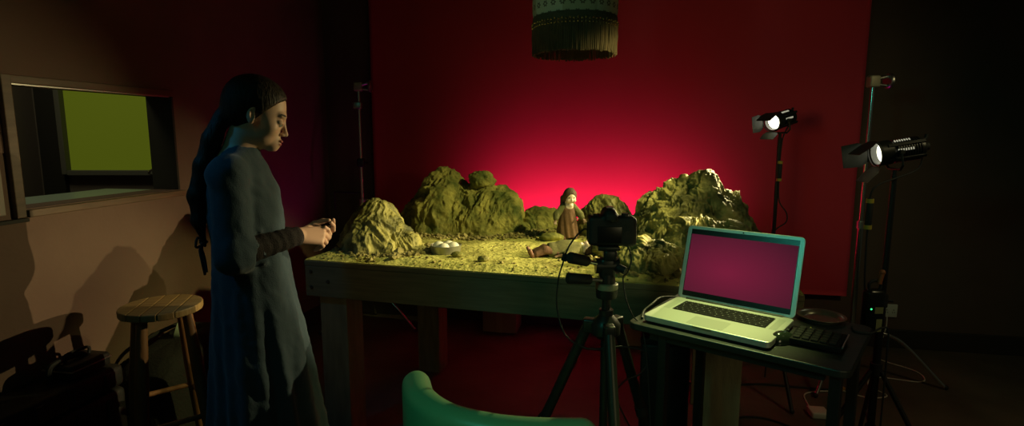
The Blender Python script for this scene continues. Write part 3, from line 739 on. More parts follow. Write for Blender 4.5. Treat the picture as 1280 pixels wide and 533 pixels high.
# things beside the laptop
mo = thing('computer_mouse', 'small dark glossy mouse beside the right edge of the laptop', 'mouse', (.742, 1.473, DZ), DRZ + 1.25)
mb = MB(); P = []
mb.sphere((0, 0, 0), 1, 28, 16, (.046, .026, .030)); mb.v = [(x, y, max(z, 0) * (1 - .25 * x / .05) + .0012) for x, y, z in mb.v]
mb.build('shell', mat('mouse_plastic', (.02, .03, .02), .15), mo)
mb = MB(); mb.cyl((.026, -.003, .026), (.026, .003, .026), .005, n=14); mb.build('scroll_wheel', M['rubber'], mo)
mb = MB(); mb.tube(smooth_path([(.045, 0, .01), (.075, .005, .004), (.11, -.004, .003), (.15, -.02, .003), (.19, -.015, .003)], 6), .0022, 6); mb.build('cord', M['rubber'], mo)
kp = thing('button_controller', 'small black button keypad with a tiny yellow light right of the laptop', 'keypad', (.835, 1.462, DZ), DRZ + .02)
mb = MB(); mb.rbox((0, 0, .011), (.125, .125, .018), .004); mb.build('body', M['key'], kp)
mb = MB()
for i in range(5):
    for j in range(5): mb.rbox((-.046 + i * .0215, -.046 + j * .0215, .0222), (.0165, .0165, .005), .0014, seg=1, smooth=False)
mb.build('keys', mat('keypad_keys', (.014, .014, .013), .6, spec=.3), kp)
mb = MB(); mb.box((.0635, 0, .0195), (.003, .122, .004)); mb.build('edge_strip', M['steel'], kp)
mb = MB(); mb.cyl((-.03, .057, .02), (-.03, .057, .0215), .0016, n=10); mb.build('indicator_light', mat('led_yellow', (.3, .35, .02), .4, emit=(.7, .8, .05), estr=1.2), kp)
for s in (-1, 1):
    for q in (-1, 1): mb = MB(); mb.cyl((s * .05, q * .05, 0), (s * .05, q * .05, .003), .005, n=10); mb.build('foot', M['rubber'], kp)
ds = thing('metal_dish', 'shallow round shiny metal dish behind the button keypad', 'dish', (.948, 1.657, DZ), .3)
mb = MB(); mb.lathe([(0, .002), (.04, .002), (.046, 0), (.049, 0), (.054, .008), (.066, .013), (.069, .0135), (.069, .015), (.064, .0148), (.053, .0105), (.047, .004), (0, .0035)], n=56); mb.build('dish', mat('dish_metal', (.36, .36, .27), .28, .85), ds)
cb = MB(); cb.tube(smooth_path([(1.0, 1.585, DZ + .003), (.985, 1.545, DZ + .003), (1.02, 1.53, DZ + .003), (1.06, 1.56, DZ + .003), (1.085, 1.575, DZ + .003), (1.108, 1.585, DZ - .01), (1.115, 1.59, DZ - .1), (1.12, 1.595, .4), (1.14, 1.62, .1), (1.2, 1.75, .004), (1.3, 2.1, .004)], 8), .0028, 6)
tag(cb.build('cable', M['rubber']), 'thin black cable trailing off the right edge of the laptop table', 'cable')
cb = MB(); cb.tube(smooth_path([(.575, 1.855, DZ + .008), (.55, 1.86, DZ + .012), (.5, 1.83, DZ + .018), (.455, 1.76, DZ + .018), (.42, 1.72, DZ + .008), (.40, 1.66, DZ + .004)], 8), .0034, 8)
tag(cb.build('cable', M['rubber']), 'short black cable looping behind the left edge of the laptop', 'cable')

# ------------------------------------------------------------------ photo camera on its tripod
HX, HY = .292, 1.68
tp = thing('tripod', 'black tripod with a three-way head standing in front of the model table', 'tripod', (HX, HY, 0))
M['tripodmetal'] = mat('tripod_metal', (.016, .017, .016), .4)
M['ringgrey'] = mat('head_ring', (.30, .30, .2), .45, .3)
mb = MB(); mb.cyl((0, 0, .44), (0, 0, .90), .0135); mb.build('centre_column', M['tripodmetal'], tp)
mb = MB(); mb.lathe([(0, .772), (.03, .772), (.044, .785), (.046, .815), (.034, .832), (.022, .845), (.022, .862), (0, .862)], n=30)
for d in (165, -88, 40):
    a = math.radians(d); mb.rbox((.045 * math.cos(a), .045 * math.sin(a), .806), (.05, .034, .045), .006, rz=a)
mb.build('spider', M['tripodmetal'], tp)
for d in (165, -88, 40):
    a = math.radians(d); ca, sa = math.cos(a), math.sin(a)
    p = lambda k: (.058 * ca + .33 * ca * k, .058 * sa + .33 * sa * k, .80 * (1 - k))
    mb = MB(); mb.tube([p(0), p(.42)], .0165, 14); lg = mb.build('leg', M['tripodmetal'], tp)
    mb = MB(); mb.tube([p(.40), p(.75)], .0135, 14); mb.tube([p(.73), p(.975)], .011, 14); mb.build('lower_tube', M['tripodmetal'], lg)
    for k in (.40, .73):
        mb = MB(); q0 = V(p(k)); q1 = V(p(k + .04)); mb.cyl(q0, q1, .021); mb.build('clamp', M['rubber'], lg)
    mb = MB(); q = p(.985); mb.sphere((q[0], q[1], .014), .0145, 14, 8); mb.build('foot', M['rubber'], lg)
mb = MB(); mb.lathe([(0, .90), (.031, .90), (.033, .91), (.033, .926), (0, .926)], n=30); mb.build('pan_base', M['tripodmetal'], tp)
mb = MB(); mb.lathe([(.030, .926), (.0345, .928), (.0345, .944), (.030, .947)], n=30); mb.build('pan_ring', M['ringgrey'], tp)
mb = MB(); mb.lathe([(0, .946), (.027, .946), (.025, .975), (0, .975)], n=26)
mb.rbox((0, 0, .995), (.05, .046, .065), .012); mb.cyl((-.036, 0, 1.0), (.036, 0, 1.0), .024, n=24); mb.rbox((.006, 0, 1.035), (.042, .05, .04), .01)
mb.rbox((0, 0, 1.058), (.066, .058, .014), .004)
mb.build('head_block', M['tripodmetal'], tp)
for (a, b) in (((-.036, -.02, 1.012), (-.125, -.085, 1.045)), ((-.02, -.03, .962), (-.128, -.065, .978))):
    a = V(a); b = V(b); mb = MB(); mb.tube([a, a.lerp(b, .4)], .006, 10); h = mb.build('handle', M['steel'], tp)
    mb = MB(); mb.tube([a.lerp(b, .33), a.lerp(b, .36), a.lerp(b, .97), b], [.013, .0155, .017, .0145], 18); mb.build('grip', M['rubber'], h)
mb = MB(); mb.cyl((.03, -.02, 1.0), (.05, -.035, .992), .012); mb.build('tilt_knob', M['rubber'], tp)

dc = thing('photo_camera', 'black digital still camera seen from behind on the tripod', 'camera', (HX + .008, HY, 1.065), -.04)
M['cambody'] = mat('camera_body', (.009, .009, .009), .6, bump=.2, bscale=300)
def cam_sd(p):
    q = np.abs(p - np.array([0, 0, .046])) - np.array([.058, .018, .034]); d = np.linalg.norm(np.maximum(q, 0), axis=1) + np.minimum(q.max(1), 0) - .011
    q = np.abs(p - np.array([.058, .012, .043])) - np.array([.008, .026, .032]); d = smin(d, np.linalg.norm(np.maximum(q, 0), axis=1) + np.minimum(q.max(1), 0) - .009, .012)
    d = smin(d, sd_cap(p, (-.004, -.016, .094), (-.004, .03, .093), .021, .024), .012)
    d = smin(d, sd_cap(p, (-.004, .02, .045), (-.004, .04, .045), .038, .036), .01)
    return d
v_, f_ = nets(cam_sd, (-.09, -.05, -.005), (.09, .09, .13), .0018); raw('body', v_, f_, M['cambody'], dc)
mb = MB(); mb.lathe([(0, 0), (.034, 0), (.036, .004), (.036, .02), (.033, .022), (.033, .045), (.037, .048), (.037, .08), (.034, .085), (.030, .083), (.027, .078), (0, .078)], M=Matrix.Translation((-.004, .036, .045)) @ Matrix.Rotation(-PI / 2, 4, 'X'), n=40); mb.build('lens', M['black'], dc)
mb = MB(); mb.rbox((-.006, -.0295, .036), (.072, .003, .05), .0012); mb.build('rear_screen', mat('camera_screen', (.008, .008, .008), .3), dc)
mb = MB(); mb.rbox((-.004, -.034, .09), (.034, .014, .024), .006); mb.build('eyecup', M['rubber'], dc)
mb = MB(); mb.cyl((.042, 0, .088), (.042, 0, .098), .0105, n=24); mb.build('mode_dial', M['black'], dc)
mb = MB(); mb.cyl((-.045, -.002, .088), (-.045, -.002, .096), .0095, n=24); mb.build('mode_dial', M['black'], dc)
mb = MB(); mb.box((-.004, .0, .1165), (.02, .02, .003)); mb.build('hot_shoe', M['steel'], dc)
mb = MB(); mb.cyl((.047, -.0305, .036), (.047, -.027, .036), .0115, n=24); mb.build('control_wheel', M['black'], dc)
mb = MB(); mb.box((-.0705, 0, .045), (.003, .022, .05)); mb.build('port_cover', M['rubber'], dc)
cb = MB(); cb.tube(smooth_path([(.227, 1.675, 1.115), (.215, 1.665, 1.115), (.19, 1.65, 1.095), (.168, 1.65, 1.06), (.153, 1.655, 1.011), (.141, 1.66, .96), (.138, 1.66, .873), (.163, 1.655, .79), (.215, 1.65, .752), (.262, 1.64, .748), (.33, 1.63, .76), (.40, 1.65, .74), (.425, 1.67, .70), (.40, 1.66, .66), (.345, 1.65, .635), (.34, 1.7, .55), (.45, 1.8, .3), (.5, 1.78, .05), (.52, 1.75, .006)], 8), .0026, 8)
o = cb.build('cable', M['rubber']); tag(o, 'thin black cable hanging in a long loop from the left side of the camera', 'cable')
mb = MB(); mb.cyl((.161, 1.652, 1.042), (.1565, 1.654, 1.022), .0085, n=16); mb.build('ferrite_bead', M['rubber'], o)
cb = MB(); cb.tube(smooth_path([(.345, 1.668, 1.075), (.356, 1.66, 1.05), (.36, 1.655, 1.02), (.35, 1.655, .985), (.338, 1.66, .965), (.348, 1.65, .90), (.37, 1.65, .85), (.40, 1.64, .80), (.42, 1.62, .60), (.44, 1.6, .2), (.45, 1.62, .006)], 8), .0022, 8)
tag(cb.build('cable', M['rubber']), 'thin black cable dropping from the right underside of the camera', 'cable')

# ------------------------------------------------------------------ spot lamps and their stands
M['lampbody'] = mat('lamp_body', (.016, .017, .015), .38, .2)
M['leaf'] = mat('barn_door_metal', (.028, .03, .025), .5)
M['lensglow'] = mat('lamp_lens', (.8, .8, .7), .2, emit=(1, .97, .72), estr=4.)
M['slotglow'] = mat('light_leak_slot', (.5, .5, .4), .5, emit=(1, .95, .7), estr=.35)
def lamp(label, L, D, flaps, roll=0.):
    D = V(D).normalized(); x = D; y = V((0, 0, 1)).cross(x).normalized(); z = x.cross(y)
    m = Matrix((x, y, z)).transposed().to_4x4(); m.translation = L
    t = thing('spot_lamp', label, 'lamp'); t.matrix_world = m @ Matrix.Rotation(roll, 4, 'X')
    X = Matrix.Rotation(PI / 2, 4, 'Y')
    # housing: tube with cooling fins behind an open front ring
    mb = MB(); prof = [(.0, -.165), (.030, -.165), (.037, -.158), (.038, -.148)]
    xx = -.145
    for k in range(10): prof += [(.0445, xx), (.0445, xx + .0045), (.0385, xx + .005), (.0385, xx + .0085)]; xx += .009
    prof += [(.043, -.052), (.047, -.045), (.047, -.004), (.044, 0), (.0405, 0), (.0405, -.03), (0, -.03)]
    mb.lathe(prof, M=X, n=44); mb.build('housing', M['lampbody'], t, ang=25)
    mb = MB()
    for a in (62, 8):
        q = math.radians(a)
        for k in range(7): mb.box((-.058 - k * .0085, .0448 * math.cos(q), .0448 * math.sin(q)), (.003, .004, .009), R=Matrix.Rotation(q, 4, 'X'))
    mb.build('vent_slots', M['slotglow'], t)
    mb = MB(); mb.lathe([(0, -.012), (.012, -.0115), (.024, -.014), (.034, -.019), (.0385, -.0235), (.0385, -.027), (0, -.027)], M=X, n=36); mb.build('lens', M['lensglow'], t)
    for a in (35, 145, 215, 325):
        q = math.radians(a); mb = MB(); mb.box((-.09, .0465 * math.cos(q), .0465 * math.sin(q)), (.13, .012, .008), R=Matrix.Rotation(q - PI / 2, 4, 'X')); mb.build('rail', M['lampbody'], t, bevel=.001)
    mb = MB(); mb.cyl((-.165, .0, .0), (-.183, 0, 0), .016, n=18); mb.tube(smooth_path([(-.165, 0, .025), (-.178, 0, .03), (-.182, 0, .045)], 4), .006); mb.build('rear_knob', M['rubber'], t)
    mb = MB(); mb.lathe([(.0475, .0), (.051, .0), (.051, .006), (.0475, .006), (.0475, 0)], M=X, n=40); ring = mb.build('door_ring', M['leaf'], t)
    for (ang, open_, ln, w0, w1) in flaps:
        q = Matrix.Rotation(ang, 4, 'X') @ Matrix.Translation((.005, 0, .0495)) @ Matrix.Rotation(-open_, 4, 'Y')
        mb = MB(); pts = [(0, -w0), (ln * .35, -w1), (ln, -w1 * .92), (ln, w1 * .92), (ln * .35, w1), (0, w0)]
        mb.prism(pts, .0014, q); mb.build('barn_door', M['leaf'], t)
    # yoke
    mb = MB(); mb.tube([(-.06, -.056, 0), (-.06, -.058, -.05), (-.06, -.04, -.068), (-.06, .04, -.068), (-.06, .058, -.05), (-.06, .056, 0)], .0045, 8); mb.build('yoke', M['black'], t)
    for s in (-1, 1):
        mb = MB(); mb.cyl((-.06, s * .047, 0), (-.06, s * .066, 0), .012 if s < 0 else .008, n=16); mb.build('yoke_knob', M['rubber'], t)
    return t, m @ Matrix.Rotation(roll, 4, 'X')
top, rgt, btm, lft = 0., -PI / 2, PI, PI / 2
M_ = math.radians
S1_ = V((1.395, 3.02, 0)); S2_ = V((1.387, 2.15, 0))
t1, m1 = lamp('smaller-looking lit spot lamp with open barn doors in front of the crimson paper', L1, D1, ((top, M_(-22), .075, .03, .044), (lft, M_(12), .07, .03, .046), (btm, M_(28), .06, .03, .042)))
t2, m2 = lamp('larger nearer black spot lamp with long barn doors, on the stand above the laptop table', L2, D2, ((top, M_(-27), .085, .03, .05), (lft, M_(12), .09, .03, .048), (btm, M_(40), .075, .03, .05)))

def lamp_stand(label, top, hub, spread, m='black', name='light_stand'):
    t = thing(name, label, 'stand', (top.x, top.y, 0))
    zt = top.z
    mb = MB(); mb.cyl((0, 0, hub - .25), (0, 0, hub + .30 if hub + .3 < zt - .3 else zt - .3), .0145); pole = mb.build('pole', M[m], t)
    z0 = min(hub + .28, zt - .32)
    mb = MB(); mb.cyl((0, 0, z0), (0, 0, zt - .02), .0105); mb.cyl((0, 0, zt - .02), (0, 0, zt), .008); mb.build('upper_tube', M[m], t)
    mb = MB(); mb.cyl((0, 0, z0 - .015), (0, 0, z0 + .035), .019); mb.cyl((0, 0, z0 + .01), (.035, -.01, z0 + .01), .006); mb.build('clamp', M['rubber'], t)
    mb = MB(); mb.cyl((0, 0, hub - .02), (0, 0, hub + .03), .022); mb.build('collar', M['rubber'], t)
    mb = MB(); mb.cyl((0, 0, hub - .27), (0, 0, hub - .235), .02); mb.build('collar', M['rubber'], t)
    for k in range(3):
        a = spread[1] + k * 2 * PI / 3; ca, sa = math.cos(a), math.sin(a); R0 = spread[0]
        mb = MB(); mb.tube([(.02 * ca, .02 * sa, hub), (R0 * ca, R0 * sa, .012)], .0095, 10); lg = mb.build('leg', M[m], t)
        mb = MB(); mb.sphere((R0 * ca, R0 * sa, .0125), .0125, 12, 8); mb.build('foot', M['rubber'], lg)
        kx = .55; mb = MB(); mb.tube([(.015 * ca, .015 * sa, hub - .25), ((.02 + (R0 - .02) * kx) * ca, (.02 + (R0 - .02) * kx) * sa, hub + (.012 - hub) * kx)], .005, 8); mb.build('brace', M[m], t)
    return t
y1 = m1 @ V((-.06, 0, -.072)); y2 = m2 @ V((-.06, 0, -.072))
lamp_stand('black stand carrying the farther spot lamp in front of the crimson paper', y1, .5, (.34, .5))
lamp_stand('black stand carrying the nearer spot lamp behind the laptop table', y2, .46, (.30, -PI / 2 + .6))

def mains_cable(label, pts, conn=None, r=.0035, m='rubber'):
    cb = MB(); cb.tube(smooth_path(pts, 8), r, 8); o = cb.build('cable', M[m]); tag(o, label, 'cable')
    if conn:
        a, b = V(conn[0]), V(conn[1]); mb = MB(); mb.tube([a, a.lerp(b, .06), a.lerp(b, .94), b], [.009, .0125, .0125, .009], 16); mb.build('connector', M['rubber'], o)
        for k in (.02, .86):
            mb = MB(); mb.cyl(a.lerp(b, k), a.lerp(b, k + .13), .0135, n=18); mb.build('yellow_band', M['tapey'], o)
    return o
p1 = m1 @ V((-.17, 0, -.01))
mains_cable('black lamp cable with a yellow-banded connector beside the far lamp stand', [p1, (1.505, 3.07, 1.46), (1.455, 3.03, 1.39), (1.432, 3.0, 1.31), (1.428, 2.995, 1.22), (1.428, 2.99, 1.12), (1.438, 2.99, 1.04), (1.475, 2.98, .98), (1.475, 2.98, .93), (1.43, 2.99, .89), (1.412, 3.0, .83), (1.43, 3.0, .3), (1.45, 3.05, .02)], ((1.430, 2.997, 1.26), (1.428, 2.993, 1.15)))
p2 = m2 @ V((-.17, 0, -.02))
mains_cable('black lamp cable with a yellow-banded connector hanging beside the near lamp stand', [p2, (1.545, 2.135, 1.27), (1.46, 2.125, 1.235), (1.385, 2.112, 1.21), (1.358, 2.11, 1.165), (1.358, 2.11, 1.02), (1.36, 2.11, .95), (1.365, 2.11, .84), (1.372, 2.11, .78)], ((1.358, 2.11, 1.16), (1.358, 2.11, 1.04)))
bl = thing('lamp_ballast', 'black rounded ballast box with a green light hung on the near lamp stand', 'ballast', (1.40, 2.10, .63))
mb = MB(); mb.rbox((0, 0, .09), (.075, .05, .18), .02, seg=4); mb.build('body', M['blackgloss'], bl)
mb = MB(); mb.tube(smooth_path([(-.02, 0, .175), (-.022, 0, .20), (0, 0, .212), (.022, 0, .20), (.02, 0, .175)], 5), .006); mb.build('handle', M['rubber'], bl)
mb = MB(); mb.box((.008, -.0255, .10), (.032, .001, .025)); mb.box((.012, -.0255, .04), (.022, .001, .05)); mb.build('sticker', mat('olive_sticker', (.30, .28, .13), .6), bl)
mb = MB(); mb.cyl((-.022, -.024, .105), (-.022, -.0265, .105), .003, n=10); mb.build('indicator_light', mat('led_green', (.05, .4, .1), .4, emit=(.05, 1, .25), estr=2.), bl)
mb = MB(); mb.cyl((.012, -.005, .2), (.02, -.005, .24), .009); mb.sphere((.021, -.005, .245), .011, 12, 8); mb.build('plug', mat('orange_plug', (.35, .1, .03), .5), bl)

# ------------------------------------------------------------------ chrome grip stands either side of the paper
def grip_stand(label, loc, h, legs, rise, arm, polem='chrome'):
    t = thing('grip_stand', label, 'stand', loc)
    mb = MB(); mb.cyl((0, 0, .2), (0, 0, h * .55), .0155); mb.build('pole', M[polem], t)
    mb = MB(); mb.cyl((0, 0, h * .53), (0, 0, h), .011); mb.build('riser', M[polem], t)
    mb = MB(); mb.cyl((0, 0, h * .53), (0, 0, h * .53 + .04), .021); mb.cyl((0, 0, h * .55), (.04, -.01, h * .55), .007); mb.build('collar', M['steel'], t)
    for (a, R0) in legs:
        ca, sa = math.cos(a), math.sin(a)
        mb = MB(); mb.tube(smooth_path([(.0, 0, rise), (.1 * ca, .1 * sa, rise), (R0 * .42 * ca, R0 * .42 * sa, rise * .93), (R0 * .6 * ca, R0 * .6 * sa, rise * .72), (R0 * .95 * ca, R0 * .95 * sa, .03), (R0 * ca, R0 * sa, .012)], 6), .0105, 10); lg = mb.build('leg', M['chrome'], t)
        mb = MB(); mb.sphere((R0 * ca, R0 * sa, .0135), .0135, 12, 8); mb.build('foot', M['rubber'], lg)
    mb = MB(); mb.cyl((0, 0, rise - .025), (0, 0, rise + .03), .024); mb.build('hub', M['steel'], t)
    # grip head
    mb = MB(); mb.rbox((0, 0, h + .028), (.055, .05, .062), .008); hd = mb.build('grip_head', mat('cast_grip', (.42, .38, .27), .5, .3), t)
    mb = MB(); mb.cyl((.02, -.0, h + .04), (.075, -.0, h + .055), .010, n=16); mb.cyl((.02, 0, h + .012), (.075, 0, h + .005), .009, n=16); mb.build('jaw_screws', M['steel'], hd)
    mb = MB(); mb.lathe([(0, 0), (.038, 0), (.042, .005), (.042, .015), (.036, .02), (0, .02)], M=Matrix.Translation((arm * .075, 0, h + .03)) @ Matrix.Rotation(PI / 2 * arm, 4, 'Y'), n=28); mb.build('grip_disc', M['steel'], hd)
    return t
a_ = math.atan2(2.93 - 3.1, 2.40 - 1.955)
grip_stand('chrome grip stand at the right edge of the crimson paper', (1.955, 3.1, 0), 1.655, ((a_, .475), (a_ + 2.2, .30), (a_ - 2.1, .42)), .29, 1)
gs = grip_stand('dark-looking grip stand at the left edge of the crimson paper', (-1.07, 3.98, 0), 1.70, ((-.35, .41), (-.35 - 2.2, .34), (-.35 + 1.9, .25)), .24, 1, 'steel')
mb = MB(); mb.rbox((-.01, 0, 1.60), (.06, .045, .05), .008); mb.build('grip_head', M['steel'], gs)
mb = MB(); mb.rbox((0, 0, 1.20), (.05, .045, .06), .008); mb.cyl((.02, 0, 1.2), (.05, -.01, 1.2), .006); mb.build('clamp', M['black'], gs)
mb = MB(); mb.tube([(-.02, 0, .985), (-.2, .01, .99), (-.2, .01, .86)], .007, 8); mb.build('grip_arm', M['black'], gs)

# ------------------------------------------------------------------ power bits on the floor
pb = thing('power_adapter', 'white power adapter brick lying on the floor under the laptop table', 'adapter', (1.535, 2.64, 0), -.15)
mb = MB(); mb.rbox((0, 0, .017), (.085, .085, .032), .007); mb.build('body', M['white'], pb)
mains_cable('thin white cable curling over the floor from the white adapter', [(1.53, 2.69, .016), (1.54, 2.74, .006), (1.58, 2.86, .004), (1.66, 2.90, .004), (1.76, 2.90, .006)], None, .0035, 'white')
mains_cable('long thin white cable looping over the floor to the wall socket', [(1.80, 2.92, .006), (1.9, 2.83, .004), (2.02, 2.85, .004), (2.0, 2.98, .004), (2.12, 3.08, .004), (2.33, 3.02, .004), (2.40, 3.16, .004), (2.30, 3.35, .004), (2.36, 3.45, .02), (2.43, 3.5, .15), (2.449, 3.528, .236)], None, .0035, 'white')
oc = thing('cable_plug', 'orange cable connector on the floor joining the white and black cables', 'plug', (1.785, 2.91, 0), .2)
mb = MB(); mb.rbox((0, 0, .014), (.055, .035, .026), .008); mb.rbox((.035, .0, .013), (.02, .022, .018), .004); mb.build('body', mat('orange_rubber', (.45, .2, .02), .5), oc)
mains_cable('thick black mains cable running over the floor towards the orange connector', [(1.0, 3.0, .007), (1.2, 2.98, .006), (1.4, 2.99, .006), (1.6, 2.95, .006), (1.755, 2.905, .012)], None, .006)
mains_cable('black cable lying on the floor left of the white adapter', [(1.05, 2.55, .006), (1.15, 2.62, .006), (1.26, 2.60, .006), (1.34, 2.52, .006), (1.42, 2.38, .006), (1.5, 2.3, .006)], None, .005)

# ------------------------------------------------------------------ hanging lampshade
pd = thing('pendant_lampshade', 'patterned fabric lampshade with a long fringe hanging above the table', 'lamp', (.27, 2.5, 1.74), .4)
msh = bpy.data.materials.new('flowered_shade_cloth'); msh.use_nodes = True
n = msh.node_tree.nodes; l = msh.node_tree.links; b = n['Principled BSDF']; b.inputs['Roughness'].default_value = .8
def mth(op, a, b_=None, c_=None):
    k = n.new('ShaderNodeMath'); k.operation = op
    for i, x in enumerate((a, b_, c_)):
        if x is None: continue
        if isinstance(x, (int, float)): k.inputs[i].default_value = x
        else: l.new(x, k.inputs[i])
    return k.outputs[0]
tc = n.new('ShaderNodeTexCoord'); sx = n.new('ShaderNodeSeparateXYZ'); l.new(tc.outputs['Object'], sx.inputs[0])
ang = mth('ARCTAN2', sx.outputs['Y'], sx.outputs['X'])
su = mth('MULTIPLY', ang, 28 / (2 * PI)); sv = mth('MULTIPLY', sx.outputs['Z'], 24.)
row = mth('FLOOR', sv); sh = mth('MULTIPLY', mth('MODULO', row, 2.), .5)
fu = mth('SUBTRACT', mth('FRACT', mth('ADD', su, sh)), .5); fv = mth('SUBTRACT', mth('FRACT', sv), .5)
rad = mth('SQRT', mth('ADD', mth('MULTIPLY', fu, fu), mth('MULTIPLY', fv, fv))); pa = mth('ARCTAN2', fv, fu)
pet = mth('ADD', mth('MULTIPLY', mth('COSINE', mth('MULTIPLY', pa, 6.)), .055), .27)
inside = mth('LESS_THAN', rad, pet); hole = mth('GREATER_THAN', rad, .10); fl = mth('MULTIPLY', inside, hole)
pan = mth('MODULO', mth('FLOOR', mth('MULTIPLY', mth('ADD', ang, PI), 8 / (2 * PI))), 2.)
mx1 = n.new('ShaderNodeMix'); mx1.data_type = 'RGBA'; mx1.inputs['A'].default_value = (.62, .62, .48, 1); mx1.inputs['B'].default_value = (.48, .45, .30, 1); l.new(pan, mx1.inputs['Factor'])
mx2 = n.new('ShaderNodeMix'); mx2.data_type = 'RGBA'; l.new(mth('MULTIPLY', fl, .85), mx2.inputs['Factor']); l.new(mx1.outputs['Result'], mx2.inputs['A']); mx2.inputs['B'].default_value = (.10, .07, .05, 1)
l.new(mx2.outputs['Result'], b.inputs['Base Color'])
scal = lambda a, z: 1 - .012 * abs(math.sin(a * 4)) 
mb = MB(); mb.lathe([(.179, .150), (.1835, .17), (.185, .21), (.182, .26), (.172, .32), (.152, .38), (.12, .43), (.085, .46), (.055, .475), (.053, .474), (.083, .457), (.118, .427), (.15, .377), (.17, .317), (.18, .257), (.183, .21), (.1815, .17), (.177, .150), (.179, .150)], n=96, wob=scal); mb.build('shade', msh, pd)
M['trim'] = mat('shade_braid', (.10, .085, .05), .8, bump=.4, bscale=200)
mb = MB(); mb.lathe([(.180, .118), (.183, .122), (.1835, .148), (.180, .153), (.176, .150), (.176, .12), (.180, .118)], n=96, wob=scal); mb.build('braid_band', M['trim'], pd)
M['bead'] = mat('gold_beads', (.7, .55, .25), .25, .8)
mb = MB()
for k in range(72):
    a = 2 * PI * k / 72
    mb.sphere((.1835 * math.cos(a), .1835 * math.sin(a), .122 + .003 * (k % 2)), .0046, 8, 6)
    mb.sphere((.1825 * math.cos(a), .1825 * math.sin(a), .109), .0042, 8, 6)
mb.build('beads', M['bead'], pd)
M['fringe'] = mat('fringe_thread', (.12, .085, .045), .8, col2=(.17, .11, .06), scale=30)
rs = np.random.RandomState(3); mb = MB()
for k in range(260):
    a = 2 * PI * k / 260; r = .180 - .004 * (k % 2); ln = rs.uniform(-.006, .006); s = rs.normal(0, .002, 4)
    mb.tube([(r * math.cos(a), r * math.sin(a), .122), ((r + s[0]) * math.cos(a), (r + s[0]) * math.sin(a), .07), ((r - .002 + s[1]) * math.cos(a + s[2]), (r - .002 + s[1]) * math.sin(a + s[2]), .0 + ln)], [.0030, .0036, .0030], 5)
mb.build('fringe', M['fringe'], pd)
mb = MB(); mb.cyl((0, 0, .445), (0, 0, .5), .02); mb.build('lamp_holder', M['black'], pd)
mb = MB(); mb.cyl((0, 0, .5), (0, 0, 2.7 - 1.74), .003, n=8); mb.build('cord', M['rubber'], pd)
mb = MB(); mb.lathe([(.05, 2.7 - 1.74), (.045, 2.68 - 1.74), (.01, 2.66 - 1.74), (0, 2.66 - 1.74)], n=24); mb.build('ceiling_cup', M['black'], pd)
mb = MB()
for k in range(3):
    a = 2 * PI * k / 3; mb.tube([(0, 0, .49), (.054 * math.cos(a), .054 * math.sin(a), .472)], .002, 6)
mb.build('spider_wire', M['steel'], pd)

# ------------------------------------------------------------------ green chair in the foreground
M['vinyl'] = mat('green_vinyl', (.20, .48, .24), .34, spec=.5)
ch = thing('tub_chair', 'green vinyl chair with a curved padded back at the bottom of the view', 'chair', (.03, 1.28, 0))
def chair_back():
    path = smooth_path([(-.250, 1.385), (-.220, 1.295), (-.150, 1.210), (-.05, 1.160), (.05, 1.140), (.152, 1.138)], 10)
    n = len(path); sec = []
    hw, hh, r = .038, .15, .037
    for cx, cz, a0 in ((0, hh - r, 0), (0, -hh + r, 180)):
        for k in range(13):
            a = math.radians(a0 + 180 * k / 12); sec.append((cx + r * math.cos(a), cz + r * math.sin(a)))
    vs = []; fs = []; m = len(sec)
    # rounded ends: extra shrinking rings
    ring = []
    for i, p in enumerate(path):
        t = V(path[min(i + 1, n - 1)]) - V(path[max(i - 1, 0)]); t = V((t[0], t[1])).normalized(); ring.append((V((p[0], p[1])), t, 1.))
    def ends(P, t, sgn):
        return [(P + t * sgn * .036 * math.sin(k * PI / 10), t, max(math.cos(k * PI / 10), .03)) for k in range(1, 6)]
    ring = ends(ring[0][0], ring[0][1], -1)[::-1] + ring + ends(ring[-1][0], ring[-1][1], 1)
    for (p, t, s) in ring:
        nrm = V((-t.y, t.x))
        for (a, z) in sec:
            zz = z * (1 - (1 - s) * .25) if s < 1 else z
            q = p + nrm * a * s; vs.append((q.x - .03, q.y - 1.28, .638 + zz))
    k = len(ring)
    for i in range(k - 1):
        for j in range(m): fs.append((i * m + j, (i + 1) * m + j, (i + 1) * m + (j + 1) % m, i * m + (j + 1) % m))
    fs.append(tuple(range(m))); fs.append(tuple((k - 1) * m + j for j in range(m))[::-1])
    mb = MB(); mb.add(vs, fs, True); return mb
chair_back().build('backrest', M['vinyl'], ch, ang=70)
mb = MB(); mb.lathe([(0, .37), (.17, .37), (.2, .385), (.205, .42), (.195, .445), (.15, .458), (0, .462)], n=44, M=Matrix.Translation((.015, .035, 0))); mb.build('seat', M['vinyl'], ch)
for a in (150, 232, 285, 330):
    pass
for (x, y) in ((-.17, .12), (-.13, -.11), (.11, -.12), (.13, .13)):
    mb = MB(); mb.tube([(x * .8 + .01, y * .8 + .02, .375), (x, y, .012)], .0115, 12); lg = mb.build('leg', M['chrome'], ch)
    mb = MB(); mb.cyl((x, y, 0), (x, y, .014), .014, n=14); mb.build('foot', M['rubber'], lg)
for (x, y, x2, y2) in ((-.13, -.02, -.185, -.045), (.06, -.08, .05, -.128)):
    mb = MB(); mb.tube(smooth_path([(x, y, .38), (x2, y2, .40), (x2, y2, .56)], 5), .0095, 10); mb.build('back_support', M['chrome'], ch)
